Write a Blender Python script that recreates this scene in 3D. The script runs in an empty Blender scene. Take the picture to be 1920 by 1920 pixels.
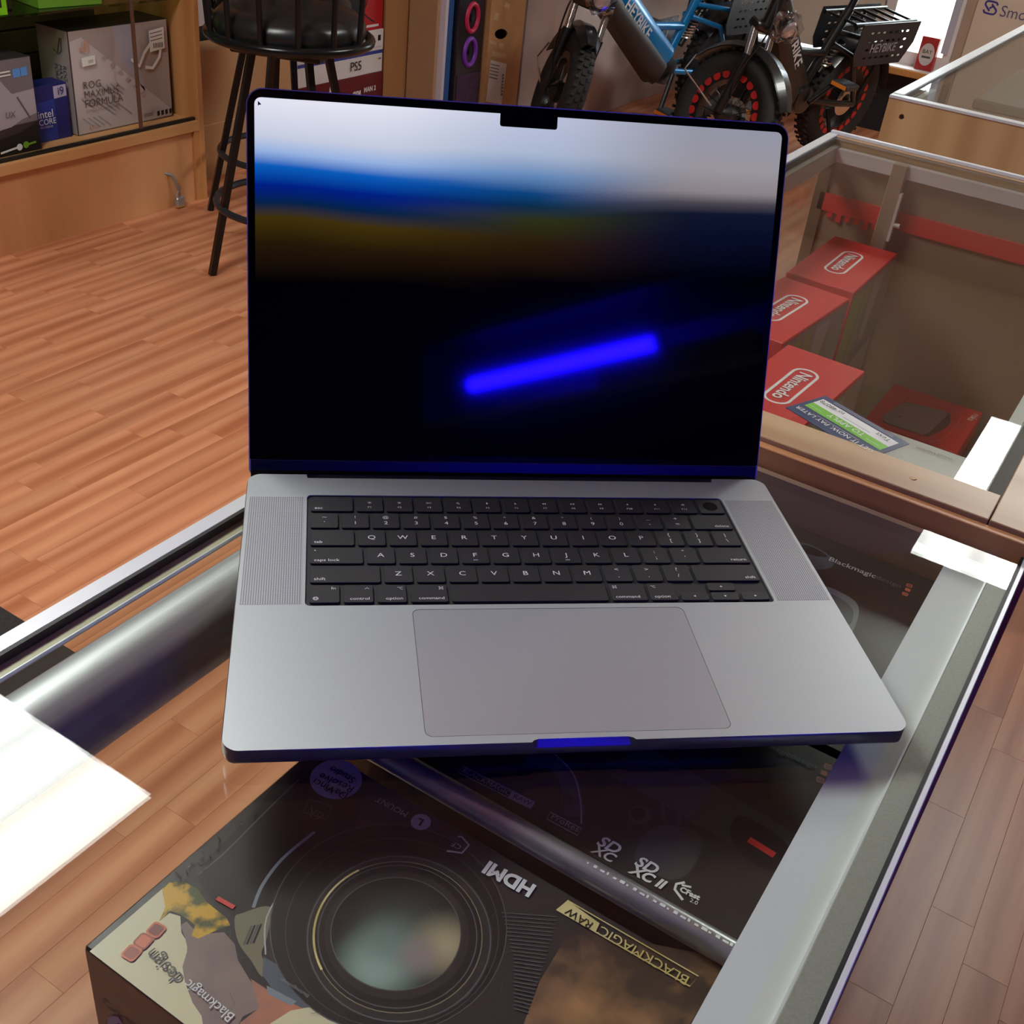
import bpy, bmesh, math, random
from mathutils import Vector, Matrix, geometry
random.seed(7)
SC = bpy.context.scene
COL = SC.collection

# ------------------------------------------------------------------ camera
FPX = 2097.95                       # focal length in pixels of the 1920 px frame
CW = Vector((0.442, -0.735, 1.381))
CX = Vector((0.839, 0.534, 0.101)).normalized()      # image right
CZ = Vector((-0.400, 0.732, -0.552)).normalized()    # view direction
CX = (CX - CZ * CX.dot(CZ)).normalized()
CY = CZ.cross(CX).normalized()                       # image down
cam_d = bpy.data.cameras.new('camera')
cam_d.sensor_width = 36.0
cam_d.lens = FPX / 1920 * 36.0
cam_d.clip_start = 0.02
cam = bpy.data.objects.new('camera', cam_d)
COL.objects.link(cam)
m = Matrix.Identity(4)
for i, ax in enumerate((CX, -CY, -CZ)):
    for r in range(3):
        m[r][i] = ax[r]
m.translation = CW
cam.matrix_world = m
SC.camera = cam

# ------------------------------------------------------------------ world, exposure
SC.view_settings.view_transform = 'Standard'
SC.view_settings.look = 'None'
SC.view_settings.gamma = 1.0
EXPOSURE = 1.25
SC.view_settings.exposure = EXPOSURE
SC.view_settings.use_curve_mapping = False
W = bpy.data.worlds.new('sky')
SC.world = W
W.use_nodes = True
W.node_tree.nodes['Background'].inputs[0].default_value = (0.86, 0.93, 1.0, 1)
W.node_tree.nodes['Background'].inputs[1].default_value = 6.0
LAMP = 9.8                          # ceiling panel brightness
BLUE = 58.0                        # blue tube brightness

# ------------------------------------------------------------------ helpers
ZG = 0.968                          # glass top of the front counter
ZB = 0.979                          # top of the second counter

def ray(u, v):
    return CX * ((u - 960) / FPX) + CY * ((v - 960) / FPX) + CZ
def PZ(u, v, z):
    d = ray(u, v); return CW + d * ((z - CW.z) / d.z)
def PX_(u, v, x):
    d = ray(u, v); return CW + d * ((x - CW.x) / d.x)
def PY_(u, v, y):
    d = ray(u, v); return CW + d * ((y - CW.y) / d.y)
def proj(p):
    q = Vector(p) - CW
    return (960 + FPX * q.dot(CX) / q.dot(CZ), 960 + FPX * q.dot(CY) / q.dot(CZ), q.dot(CZ))

def lin(c):
    o = []
    for v in c[:3]:
        v = v / 255.0
        o.append(v / 12.92 if v <= 0.04045 else ((v + 0.055) / 1.055) ** 2.4)
    return (o[0], o[1], o[2], 1.0)

MATS = {}
def mat(name, c, rough=0.5, metal=0.0, emit=None, estr=0.0, spec=0.5, coat=0.0):
    if name in MATS: return MATS[name]
    M = bpy.data.materials.new(name); M.use_nodes = True
    b = M.node_tree.nodes['Principled BSDF']
    b.inputs['Base Color'].default_value = lin(c)
    b.inputs['Roughness'].default_value = rough
    b.inputs['Metallic'].default_value = metal
    b.inputs['Specular IOR Level'].default_value = spec
    b.inputs['Coat Weight'].default_value = coat
    b.inputs['Coat Roughness'].default_value = 0.08
    if emit:
        b.inputs['Emission Color'].default_value = lin(emit)
        b.inputs['Emission Strength'].default_value = estr
    MATS[name] = M
    return M

def nd(M, t, **kw):
    n = M.node_tree.nodes.new(t)
    for k, v in kw.items():
        if k.startswith('i_'):
            n.inputs[k[2:].replace('_', ' ')].default_value = v
        else:
            setattr(n, k, v)
    return n
def lk(M, a, b): M.node_tree.links.new(a, b)
def ramp(M, stops, interp='LINEAR'):
    r = M.node_tree.nodes.new('ShaderNodeValToRGB'); cr = r.color_ramp
    cr.interpolation = interp
    while len(cr.elements) < len(stops): cr.elements.new(0.5)
    for e, (p, c) in zip(cr.elements, stops):
        e.position = p; e.color = lin(c) if max(c) > 1.0001 else (c[0], c[1], c[2], 1)
    return r

def wood(name, dark, mid, light, axis='Y', sc=1.0, rough=0.4, var=0.0, fig=1.0, coat=0.0):
    """stretched-noise wood grain, object coordinates, grain along the axis"""
    if name in MATS: return MATS[name]
    M = mat(name, mid, rough, coat=coat)
    b = M.node_tree.nodes['Principled BSDF']
    tc = nd(M, 'ShaderNodeTexCoord'); oi = nd(M, 'ShaderNodeObjectInfo')
    add = nd(M, 'ShaderNodeVectorMath', operation='MULTIPLY_ADD')
    cmb = nd(M, 'ShaderNodeCombineXYZ')
    mul = nd(M, 'ShaderNodeMath', operation='MULTIPLY'); mul.inputs[1].default_value = 37.0 if var else 0.0
    ge = nd(M, 'ShaderNodeNewGeometry'); rnd = nd(M, 'ShaderNodeMath', operation='ADD'); fr_ = nd(M, 'ShaderNodeMath', operation='FRACT')
    lk(M, oi.outputs['Random'], rnd.inputs[0]); lk(M, ge.outputs['Random Per Island'], rnd.inputs[1]); lk(M, rnd.outputs[0], fr_.inputs[0])
    lk(M, fr_.outputs[0], mul.inputs[0])
    for k in range(3): lk(M, mul.outputs[0], cmb.inputs[k])
    s = {'X': (2.2, 26, 26), 'Y': (26, 2.2, 26), 'Z': (26, 26, 2.2)}[axis]
    add.inputs[1].default_value = [q * sc for q in s]
    lk(M, tc.outputs['Object'], add.inputs[0]); lk(M, cmb.outputs[0], add.inputs[2])
    n1 = nd(M, 'ShaderNodeTexNoise', i_Scale=1.0, i_Detail=5.0, i_Roughness=0.62, i_Distortion=0.9 * fig)
    lk(M, add.outputs[0], n1.inputs['Vector'])
    wv = nd(M, 'ShaderNodeTexWave', i_Scale=0.33, i_Distortion=7.0 * fig, i_Detail=2.0)
    wv.inputs['Detail Scale'].default_value = 0.5
    wv.bands_direction = {'X': 'Y', 'Y': 'X', 'Z': 'X'}[axis]
    lk(M, add.outputs[0], wv.inputs['Vector'])
    mx = nd(M, 'ShaderNodeMix', data_type='FLOAT'); mx.inputs[0].default_value = 0.3
    lk(M, n1.outputs[0], mx.inputs[2]); lk(M, wv.outputs[1], mx.inputs[3])
    r = ramp(M, [(0.28, dark), (0.5, mid), (0.75, light)])
    lk(M, mx.outputs[0], r.inputs[0])
    hsv = nd(M, 'ShaderNodeHueSaturation')
    mr = nd(M, 'ShaderNodeMapRange'); mr.inputs[3].default_value = 1 - var; mr.inputs[4].default_value = 1 + var
    lk(M, fr_.outputs[0], mr.inputs[0]); lk(M, mr.outputs[0], hsv.inputs['Value'])
    lk(M, r.outputs[0], hsv.inputs['Color']); lk(M, hsv.outputs[0], b.inputs['Base Color'])
    bp = nd(M, 'ShaderNodeBump', i_Strength=0.04, i_Distance=0.002)
    lk(M, mx.outputs[0], bp.inputs['Height']); lk(M, bp.outputs[0], b.inputs['Normal'])
    return M

def noisy(name, c1, c2, scale=80, rough=0.5, metal=0.0, stretch=(1, 1, 1), bump=0.0, lo=0.35, hi=0.65, coat=0.0):
    if name in MATS: return MATS[name]
    M = mat(name, c1, rough, metal, coat=coat)
    b = M.node_tree.nodes['Principled BSDF']
    tc = nd(M, 'ShaderNodeTexCoord'); mp = nd(M, 'ShaderNodeMapping'); mp.inputs['Scale'].default_value = stretch
    lk(M, tc.outputs['Object'], mp.inputs[0])
    n = nd(M, 'ShaderNodeTexNoise', i_Scale=scale, i_Detail=4.0)
    lk(M, mp.outputs[0], n.inputs['Vector'])
    r = ramp(M, [(lo, c1), (hi, c2)])
    lk(M, n.outputs[0], r.inputs[0]); lk(M, r.outputs[0], b.inputs['Base Color'])
    if bump:
        bp = nd(M, 'ShaderNodeBump', i_Strength=bump, i_Distance=0.002)
        lk(M, n.outputs[0], bp.inputs['Height']); lk(M, bp.outputs[0], b.inputs['Normal'])
    return M

def glass(name, tint=(245, 252, 248), f0=0.045, rough=0.0, power=5.0):
    """clear pane: what is behind it, plus a reflection that grows towards grazing view"""
    if name in MATS: return MATS[name]
    M = bpy.data.materials.new(name); M.use_nodes = True
    nt = M.node_tree; nt.nodes.clear()
    out = nd(M, 'ShaderNodeOutputMaterial'); mix = nd(M, 'ShaderNodeMixShader')
    tr = nd(M, 'ShaderNodeBsdfTransparent'); tr.inputs[0].default_value = lin(tint)
    gl = nd(M, 'ShaderNodeBsdfGlossy'); gl.inputs['Roughness'].default_value = rough
    ge = nd(M, 'ShaderNodeNewGeometry')
    dt = nd(M, 'ShaderNodeVectorMath', operation='DOT_PRODUCT')
    lk(M, ge.outputs['Incoming'], dt.inputs[0]); lk(M, ge.outputs['Normal'], dt.inputs[1])
    ab = nd(M, 'ShaderNodeMath', operation='ABSOLUTE'); lk(M, dt.outputs['Value'], ab.inputs[0])
    om = nd(M, 'ShaderNodeMath', operation='SUBTRACT'); om.inputs[0].default_value = 1.0; lk(M, ab.outputs[0], om.inputs[1])
    pw = nd(M, 'ShaderNodeMath', operation='POWER'); pw.inputs[1].default_value = power; lk(M, om.outputs[0], pw.inputs[0])
    ma = nd(M, 'ShaderNodeMath', operation='MULTIPLY_ADD'); ma.inputs[1].default_value = 1 - f0; ma.inputs[2].default_value = f0
    lk(M, pw.outputs[0], ma.inputs[0])
    lk(M, ma.outputs[0], mix.inputs[0]); lk(M, tr.outputs[0], mix.inputs[1]); lk(M, gl.outputs[0], mix.inputs[2])
    lk(M, mix.outputs[0], out.inputs[0])
    MATS[name] = M
    return M

class MB:
    """collects shapes, becomes one mesh"""
    def __init__(s): s.v = []; s.f = []; s.mi = []; s.cur = 0
    def add(s, vs, fs):
        o = len(s.v); s.v += [tuple(q) for q in vs]
        for f in fs: s.f.append(tuple(o + i for i in f)); s.mi.append(s.cur)
        return s
    def box(s, a, b, ch=0.0):
        x0, y0, z0 = [min(p, q) for p, q in zip(a, b)]; x1, y1, z1 = [max(p, q) for p, q in zip(a, b)]
        if ch <= 0:
            vs = [(x, y, z) for z in (z0, z1) for y in (y0, y1) for x in (x0, x1)]
            return s.add(vs, [(0, 2, 3, 1), (4, 5, 7, 6), (0, 1, 5, 4), (2, 6, 7, 3), (0, 4, 6, 2), (1, 3, 7, 5)])
        ch = min(ch, (x1 - x0) * .49, (y1 - y0) * .49, (z1 - z0) * .49)
        bm = bmesh.new(); bmesh.ops.create_cube(bm, size=1.0)
        for q in bm.verts:
            q.co = Vector(((x0 + x1) / 2 + q.co.x * (x1 - x0), (y0 + y1) / 2 + q.co.y * (y1 - y0), (z0 + z1) / 2 + q.co.z * (z1 - z0)))
        bmesh.ops.bevel(bm, geom=bm.edges[:], offset=ch, segments=1, affect='EDGES', profile=0.5)
        bm.verts.index_update()
        s.add([q.co[:] for q in bm.verts], [[q.index for q in f.verts] for f in bm.faces]); bm.free()
        return s
    def prism(s, pts, z0, z1, caps=True):
        """2D outline (counter-clockwise) between two heights"""
        n = len(pts)
        vs = [(x, y, z0) for x, y in pts] + [(x, y, z1) for x, y in pts]
        fs = [(i, (i + 1) % n, n + (i + 1) % n, n + i) for i in range(n)]
        if caps: fs += [tuple(range(n - 1, -1, -1)), tuple(range(n, 2 * n))]
        return s.add(vs, fs)
    def rings(s, rgs, closed=True, cap0=True, cap1=True):
        n = len(rgs[0]); vs = [p for r in rgs for p in r]; fs = []
        for k in range(len(rgs) - 1):
            for i in range(n if closed else n - 1):
                j = (i + 1) % n
                fs.append((k * n + i, k * n + j, (k + 1) * n + j, (k + 1) * n + i))
        if cap0: fs.append(tuple(range(n - 1, -1, -1)))
        if cap1: fs.append(tuple((len(rgs) - 1) * n + i for i in range(n)))
        return s.add(vs, fs)
    def tube(s, path, r, n=10, closed=False, cap=True):
        P = [Vector(p) for p in path]; rr_ = r if isinstance(r, (list, tuple)) else [r] * len(P)
        rgs = []; up = None
        for i, p in enumerate(P):
            if closed: t = P[(i + 1) % len(P)] - P[i - 1]
            else: t = P[min(i + 1, len(P) - 1)] - P[max(i - 1, 0)]
            t.normalize()
            if up is None:
                up = Vector((0, 0, 1)) if abs(t.z) < 0.9 else Vector((1, 0, 0))
            a = t.cross(up)
            if a.length < 1e-6: a = t.cross(Vector((0.3, 1, 0.2)))
            a.normalize(); b = a.cross(t).normalized(); up = b
            rgs.append([p + a * math.cos(2 * math.pi * k / n) * rr_[i] + b * math.sin(2 * math.pi * k / n) * rr_[i] for k in range(n)])
        if closed: rgs.append(rgs[0]); return s.rings(rgs, True, False, False)
        return s.rings(rgs, True, cap, cap)
    def lathe(s, prof, n=32, c=(0, 0, 0), ax='Z', caps=True):
        """profile of (radius, height) turned about an axis through c"""
        rgs = []
        for r, h in prof:
            q = []
            for k in range(n):
                a = 2 * math.pi * k / n; x, y = r * math.cos(a), r * math.sin(a)
                q.append({'Z': (c[0] + x, c[1] + y, c[2] + h), 'Y': (c[0] + x, c[1] + h, c[2] - y), 'X': (c[0] + h, c[1] + x, c[2] + y)}[ax])
            rgs.append(q)
        if not caps: rgs.append(rgs[0])
        return s.rings(rgs, True, caps and prof[0][0] > 1e-5, caps and prof[-1][0] > 1e-5)
    def sphere(s, c, r, n=12, m_=8, sq=(1, 1, 1)):
        prof = [(r * math.sin(math.pi * k / m_) + (1e-6 if k in (0, m_) else 0), -r * math.cos(math.pi * k / m_)) for k in range(m_ + 1)]
        o = len(s.v); s.lathe(prof, n)
        s.v[o:] = [(c[0] + x * sq[0], c[1] + y * sq[1], c[2] + z * sq[2]) for x, y, z in s.v[o:]]
        return s
    def xform(s, M, start=0):
        s.v[start:] = [tuple(M @ Vector(q)) for q in s.v[start:]]; return s

TM = {}
def setT(o, M): TM[o.name] = M
def tag(o, label=None, cat=None, group=None, kind=None):
    if label: o['label'] = label
    if cat: o['category'] = cat
    if group: o['group'] = group
    if kind: o['kind'] = kind
    return o
def thing(name, label, cat, loc=(0, 0, 0), rotz=0.0, group=None, rot=None):
    o = bpy.data.objects.new(name, None); COL.objects.link(o); o.empty_display_size = 0.05
    M = Matrix.Translation(loc) @ (rot if rot is not None else Matrix.Rotation(rotz, 4, 'Z'))
    o.matrix_world = M; setT(o, M)
    return tag(o, label, cat, group)
def mk(name, mb, mats, parent=None, smooth=False, world=False, sharp=40, kind=None):
    """mesh object from a builder; world=True: coordinates are room coordinates"""
    me = bpy.data.meshes.new(name)
    vs = mb.v
    if parent is not None and world:
        inv = TM[parent.name].inverted(); vs = [inv @ Vector(q) for q in vs]
    elif parent is None and world != 'raw':
        # a single-mesh thing: origin at its base centre
        xs = [q[0] for q in vs]; ys = [q[1] for q in vs]; zs = [q[2] for q in vs]
        c = Vector(((min(xs) + max(xs)) / 2, (min(ys) + max(ys)) / 2, min(zs)))
        vs = [Vector(q) - c for q in vs]
    me.from_pydata([tuple(q) for q in vs], [], mb.f)
    ml = mats if isinstance(mats, (list, tuple)) else [mats]
    for q in ml: me.materials.append(q)
    if any(mb.mi): me.polygons.foreach_set('material_index', mb.mi)
    if smooth:
        me.polygons.foreach_set('use_smooth', [True] * len(me.polygons))
        me.set_sharp_from_angle(angle=math.radians(sharp))
    me.validate(); me.update()
    o = bpy.data.objects.new(name, me); COL.objects.link(o)
    if parent is not None:
        o.parent = parent; setT(o, TM[parent.name])
    elif world != 'raw':
        o.location = c; setT(o, Matrix.Translation(c))
    else: setT(o, Matrix.Identity(4))
    if kind: o['kind'] = kind
    return o
def solo(name, mb, mats, label, cat, group=None, **kw):
    return tag(mk(name, mb, mats, None, **kw), label, cat, group)
def struct(name, mb, mats, **kw):
    return tag(mk(name, mb, mats, None, **kw), kind='structure')

def rr(x0, y0, x1, y1, r, n=6):
    r4 = r if isinstance(r, (list, tuple)) else [r] * 4     # corners: (x1,y0),(x1,y1),(x0,y1),(x0,y0)
    pts = []
    for (cx, cy, a0, q) in ((x1, y0, -90, r4[0]), (x1, y1, 0, r4[1]), (x0, y1, 90, r4[2]), (x0, y0, 180, r4[3])):
        sx = -1 if cx == x1 else 1; sy = -1 if cy == y1 else 1
        if q <= 0: pts.append((cx, cy)); continue
        for k in range(n + 1):
            a = math.radians(a0 + 90 * k / n)
            pts.append((cx + sx * q + q * math.cos(a), cy + sy * q + q * math.sin(a)))
    return pts
def circ(cx, cy, rx, ry=None, n=40, rot=0.0, a0=0, a1=360):
    ry = rx if ry is None else ry; o = []
    full = abs(a1 - a0) >= 360
    for k in range(n if full else n + 1):
        a = math.radians(a0 + (a1 - a0) * k / n); x, y = rx * math.cos(a), ry * math.sin(a)
        o.append((cx + x * math.cos(rot) - y * math.sin(rot), cy + x * math.sin(rot) + y * math.cos(rot)))
    return o
def spline(pts, n=6, closed=True):
    P = [Vector(p) for p in pts]; N = len(P); out = []
    for i in range(N if closed else N - 1):
        if closed: p0, p1, p2, p3 = P[i - 1], P[i], P[(i + 1) % N], P[(i + 2) % N]
        else: p0, p1, p2, p3 = P[max(i - 1, 0)], P[i], P[i + 1], P[min(i + 2, N - 1)]
        for k in range(n):
            t = k / n
            out.append(tuple(0.5 * ((2 * p1) + (p2 - p0) * t + (2 * p0 - 5 * p1 + 4 * p2 - p3) * t * t + (3 * p1 - p0 - 3 * p2 + p3) * t ** 3)))
    if not closed: out.append(tuple(P[-1]))
    return out
def stroke(pts, w, closed=False):
    """thin ribbon polygons along a 2D line -> list of quads"""
    P = [Vector(p[:2]) for p in pts]; n = len(P); L = []; R = []
    for i in range(n):
        a = P[i - 1] if (i > 0 or closed) else P[i]; b = P[(i + 1) % n] if (i < n - 1 or closed) else P[i]
        t = (b - a)
        if t.length < 1e-9: t = Vector((1, 0))
        t.normalize(); q = Vector((-t.y, t.x)) * w / 2
        L.append(P[i] + q); R.append(P[i] - q)
    return [[tuple(R[i]), tuple(R[(i + 1) % n]), tuple(L[(i + 1) % n]), tuple(L[i])] for i in range(n if closed else n - 1)]

class Print:
    """flat print on a face: polygons and strokes in the face's own 2D frame, one mesh"""
    def __init__(s, parent, name, origin, xd, yd, eps=0.00012, world=False):
        s.parent = parent; s.name = name; s.eps = eps
        xd = Vector(xd).normalized(); yd = Vector(yd).normalized(); nz = xd.cross(yd)
        M = Matrix.Identity(4)
        for i, a in enumerate((xd, yd, nz)):
            for r in range(3): M[r][i] = a[r]
        M.translation = Vector(origin)
        if world: M = TM[parent.name].inverted() @ M
        s.M = M; s.mb = MB(); s.mats = []; s.lay = 1
    def _m(s, mt):
        if mt not in s.mats: s.mats.append(mt)
        s.mb.cur = s.mats.index(mt)
    def poly(s, pts, mt, up=True):
        s._m(mt); z = s.lay * s.eps
        pts = [(p[0], p[1]) for p in pts]
        tris = geometry.tessellate_polygon([[Vector((x, y, 0)) for x, y in pts]])
        area = sum(pts[i][0] * pts[(i + 1) % len(pts)][1] - pts[(i + 1) % len(pts)][0] * pts[i][1] for i in range(len(pts)))
        fs = []
        for t in tris:
            a, b, c = (pts[i] for i in t)
            cr = (b[0] - a[0]) * (c[1] - a[1]) - (b[1] - a[1]) * (c[0] - a[0])
            fs.append(tuple(t) if cr > 0 else tuple(reversed(t)))
        s.mb.add([(x, y, z) for x, y in pts], fs)
        if up: s.lay += 1
        return s
    def line(s, pts, w, mt, closed=False):
        s._m(mt); z = s.lay * s.eps
        for q in stroke(pts, w, closed): s.mb.add([(x, y, z) for x, y in q], [(0, 1, 2, 3)])
        s.lay += 1; return s
    def done(s):
        o = mk(s.name, s.mb, s.mats, s.parent); o.matrix_local = s.M
        setT(o, TM[s.parent.name] @ s.M)
        return o

TEXTS = []
FONTB = None
def text(parent, string, size, origin, xd, yd, mt, align='CENTER', valign='CENTER', name='lettering', world=False, sx=1.0, shear=0.0, bold=0.0, off=0.0004, space=1.0, fitw=None):
    """flat lettering standing off its surface; turned into a mesh at the end"""
    cu = bpy.data.curves.new('txt', 'FONT'); cu.body = string; cu.size = size
    cu.align_x = align; cu.align_y = valign; cu.resolution_u = 3; cu.shear = shear; cu.offset = bold; cu.space_character = space
    t = bpy.data.objects.new('txt', cu); COL.objects.link(t)
    xd = Vector(xd).normalized(); yd = Vector(yd); nz = xd.cross(yd).normalized(); yd = nz.cross(xd).normalized()
    M = Matrix.Identity(4)
    for i, a in enumerate((xd * sx, yd, nz)):
        for r in range(3): M[r][i] = a[r]
    M.translation = Vector(origin) + nz * off
    if world: M = TM[parent.name].inverted() @ M
    TEXTS.append((t, parent, M, mt, name, fitw))
def flush_text():
    dg = bpy.context.evaluated_depsgraph_get()
    for t, parent, M, mt, name, fitw in TEXTS:
        me = bpy.data.meshes.new_from_object(t.evaluated_get(dg))
        if fitw and len(me.vertices):
            xs = [q.co.x for q in me.vertices]; k = fitw / max(1e-6, max(xs) - min(xs)); x0 = min(xs) if t.data.align_x == 'LEFT' else 0.0
            for q in me.vertices: q.co = ((q.co.x - x0) * k, q.co.y * k, 0)
        me.materials.clear(); me.materials.append(mt); me.name = name
        o = bpy.data.objects.new(name, me); COL.objects.link(o)
        o.parent = parent; o.matrix_local = M
    for t, *_ in TEXTS:
        cu = t.data; bpy.data.objects.remove(t); bpy.data.curves.remove(cu)
    TEXTS.clear()
def clone(root, loc=None, rotz=None):
    """copy of a thing with its parts and sub-parts"""
    def cp(o, par):
        c = o.copy(); COL.objects.link(c); c.parent = par
        if par is not None: c.matrix_local = o.matrix_local.copy()
        for ch in list(o.children): cp(ch, c)
        return c
    c = cp(root, None)
    M = Matrix.Translation(loc) @ Matrix.Rotation(rotz or 0.0, 4, 'Z')
    c.matrix_world = M; setT(c, M)
    return c

def ptext(parent, s_, a, b, z, mt, up=1, **kw):
    """lettering on a level surface from pixel a (left end of the baseline) to pixel b"""
    A, B = PZ(a[0], a[1], z), PZ(b[0], b[1], z); xd = B - A
    text(parent, s_, xd.length * 2 / max(1, len(s_)), A, xd, Vector((0, 0, 1)).cross(xd), mt, 'LEFT', kw.pop('valign', 'BOTTOM_BASELINE'), world=True, fitw=xd.length, **kw)
def zprint(parent, name, z, eps=0.00001):
    """print on a level surface, drawn in room x/y"""
    return Print(parent, name, (0, 0, z), (1, 0, 0), (0, 1, 0), eps, world=True)
def pz2(pts, z): return [tuple(PZ(u, v, z)[:2]) for u, v in pts]
def carton(name, label, cat, lo, hi, mt, rotz=0.0, group=None, bev=0.0012):
    """closed carton; lo/hi in room coordinates, turned about its own centre"""
    c = ((lo[0] + hi[0]) / 2, (lo[1] + hi[1]) / 2, lo[2])
    t = thing(name, label, cat, c, rotz, group)
    a, b, h = (hi[0] - lo[0]) / 2, (hi[1] - lo[1]) / 2, hi[2] - lo[2]
    mk('carton_body', MB().box((-a, -b, 0), (a, b, h), bev), mt, t)
    return t, a, b, h

# ------------------------------------------------------------------ shared materials
WHITE = mat('white_print', (235, 235, 232), 0.5)
BLACK = mat('black_print', (18, 18, 20), 0.5)
GREY = mat('grey_print', (120, 120, 124), 0.5)
ALU = noisy('brushed_aluminium', (205, 207, 210), (222, 224, 226), 60, 0.34, 0.75, (1, 0.03, 1))
WALU = mat('white_aluminium', (226, 229, 234), 0.35, 0.15)
GREYALU = noisy('satin_channel', (158, 160, 154), (170, 172, 166), 900, 0.5, 0.3)
TANALU = noisy('aged_channel', (178, 170, 140), (204, 197, 168), 140, 0.5, 0.15, (1, 0.1, 1))
RUBBER = mat('black_rubber', (22, 28, 30), 0.5)
MAPLE = wood('maple_laminate', (178, 140, 100), (196, 160, 118), (208, 174, 134), 'X', 0.55, 0.4, fig=0.5)
MAPLEZ = wood('maple_panel', (190, 150, 104), (206, 167, 118), (216, 180, 134), 'Z', 0.5, 0.45, fig=0.6)
EDGE = wood('maple_edge', (190, 128, 80), (208, 148, 98), (220, 164, 116), 'X', 0.6, 0.45, fig=0.3)
CABW = wood('cabinet_maple', (188, 128, 76), (206, 146, 92), (216, 160, 106), 'Z', 0.35, 0.4, fig=0.6)
CABY = wood('cabinet_maple_shelf', (196, 138, 84), (212, 154, 98), (222, 168, 112), 'Y', 0.4, 0.4, fig=0.5)
PLANK = wood('plank_laminate', (180, 108, 74), (203, 132, 95), (220, 154, 116), 'Y', 0.62, 0.36, var=0.08, fig=1.0)
BROWNW = wood('walnut_panel', (138, 108, 94), (152, 122, 106), (164, 134, 118), 'X', 0.5, 0.5, fig=0.5)
BLKMET = mat('black_metal', (20, 20, 22), 0.35, 0.2)
DARK = mat('dark_recess', (22, 18, 16), 0.8)
CARD = noisy('corrugated_card', (176, 128, 84), (190, 142, 96), 9, 0.75)
GLASS = glass('counter_glass', (252, 254, 253), 0.036)
GLASSV = glass('upright_glass', (250, 254, 252), 0.04)

# ------------------------------------------------------------------ ceiling lights (fluorescent panels)
def lamp_mat():
    M = bpy.data.materials.new('lamp_diffuser'); M.use_nodes = True
    b = M.node_tree.nodes['Principled BSDF']; b.inputs['Base Color'].default_value = (0.8, 0.8, 0.8, 1)
    tc = nd(M, 'ShaderNodeTexCoord'); sp = nd(M, 'ShaderNodeSeparateXYZ'); lk(M, tc.outputs['Object'], sp.inputs[0])
    mu = nd(M, 'ShaderNodeMath', operation='MULTIPLY'); mu.inputs[1].default_value = 2 * math.pi / 0.19
    lk(M, sp.outputs[0], mu.inputs[0])
    co = nd(M, 'ShaderNodeMath', operation='COSINE'); lk(M, mu.outputs[0], co.inputs[0])
    ma = nd(M, 'ShaderNodeMath', operation='MULTIPLY_ADD'); ma.inputs[1].default_value = 0.38 * LAMP; ma.inputs[2].default_value = LAMP
    lk(M, co.outputs[0], ma.inputs[0])
    b.inputs['Emission Color'].default_value = (0.975, 1.0, 0.945, 1)
    lk(M, ma.outputs[0], b.inputs['Emission Strength'])
    return M
LAMPM = lamp_mat()
ZC = 2.6
# the two panels whose reflections lie on the counter glass; both hang outside the picture
for nm, lx, ly, lab in (('aisle', -1.315, -0.17, 'lit three-tube ceiling panel over the aisle floor beside the camera counter'),
                        ('counter', 0.40, 3.23, 'lit three-tube ceiling panel over the far glass counters')):
    t = thing(nm + '_ceiling_light_offscreen', lab, 'ceiling light', (lx, ly, ZC - 0.02), 0, 'fluorescent ceiling panels')
    mk(nm + '_diffuser_offscreen', MB().box((-0.285, -0.59, 0.0), (0.285, 0.59, 0.004)), LAMPM, t)
    fr = MB()
    for a, b in (((-0.305, -0.61, -0.004), (-0.285, 0.61, 0.02)), ((0.285, -0.61, -0.004), (0.305, 0.61, 0.02)),
                 ((-0.285, -0.61, -0.004), (0.285, -0.59, 0.02)), ((-0.285, 0.59, -0.004), (0.285, 0.61, 0.02))): fr.box(a, b)
    mk('frame', fr, WALU, t)

# ------------------------------------------------------------------ the room
WALLG = noisy('grey_wall_paint', (190, 172, 164), (204, 187, 180), 3.5, 0.8, bump=0.05)
BEIGE = noisy('beige_wall_paint', (196, 178, 160), (204, 187, 170), 2.0, 0.8)
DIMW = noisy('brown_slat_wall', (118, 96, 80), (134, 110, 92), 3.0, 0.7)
CEIL = noisy('ceiling_board', (228, 223, 216), (236, 231, 224), 30, 0.9)
XL, XJ, YJ, YF, XR, YB = -3.15, -2.14, 4.02, 5.42, 1.85, -3.0
struct('ceiling', MB().box((XL - .1, YB - .1, ZC), (XR + .1, YF + .1, ZC + 0.1)), CEIL)
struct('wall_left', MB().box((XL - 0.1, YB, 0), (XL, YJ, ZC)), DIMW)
struct('wall_left_return', MB().box((XL, YJ, 0), (XJ - 0.1, YJ + 0.1, ZC)), WALLG)
struct('wall_left_front', MB().box((XJ - 0.1, YJ, 0), (XJ, YF, ZC)), WALLG)
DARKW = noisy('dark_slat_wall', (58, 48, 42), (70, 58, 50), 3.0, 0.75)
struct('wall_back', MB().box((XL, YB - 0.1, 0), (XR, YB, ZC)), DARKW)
struct('wall_right', MB().box((XR, YB, 0), (XR + 0.1, YF, ZC)), DARKW)
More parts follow.
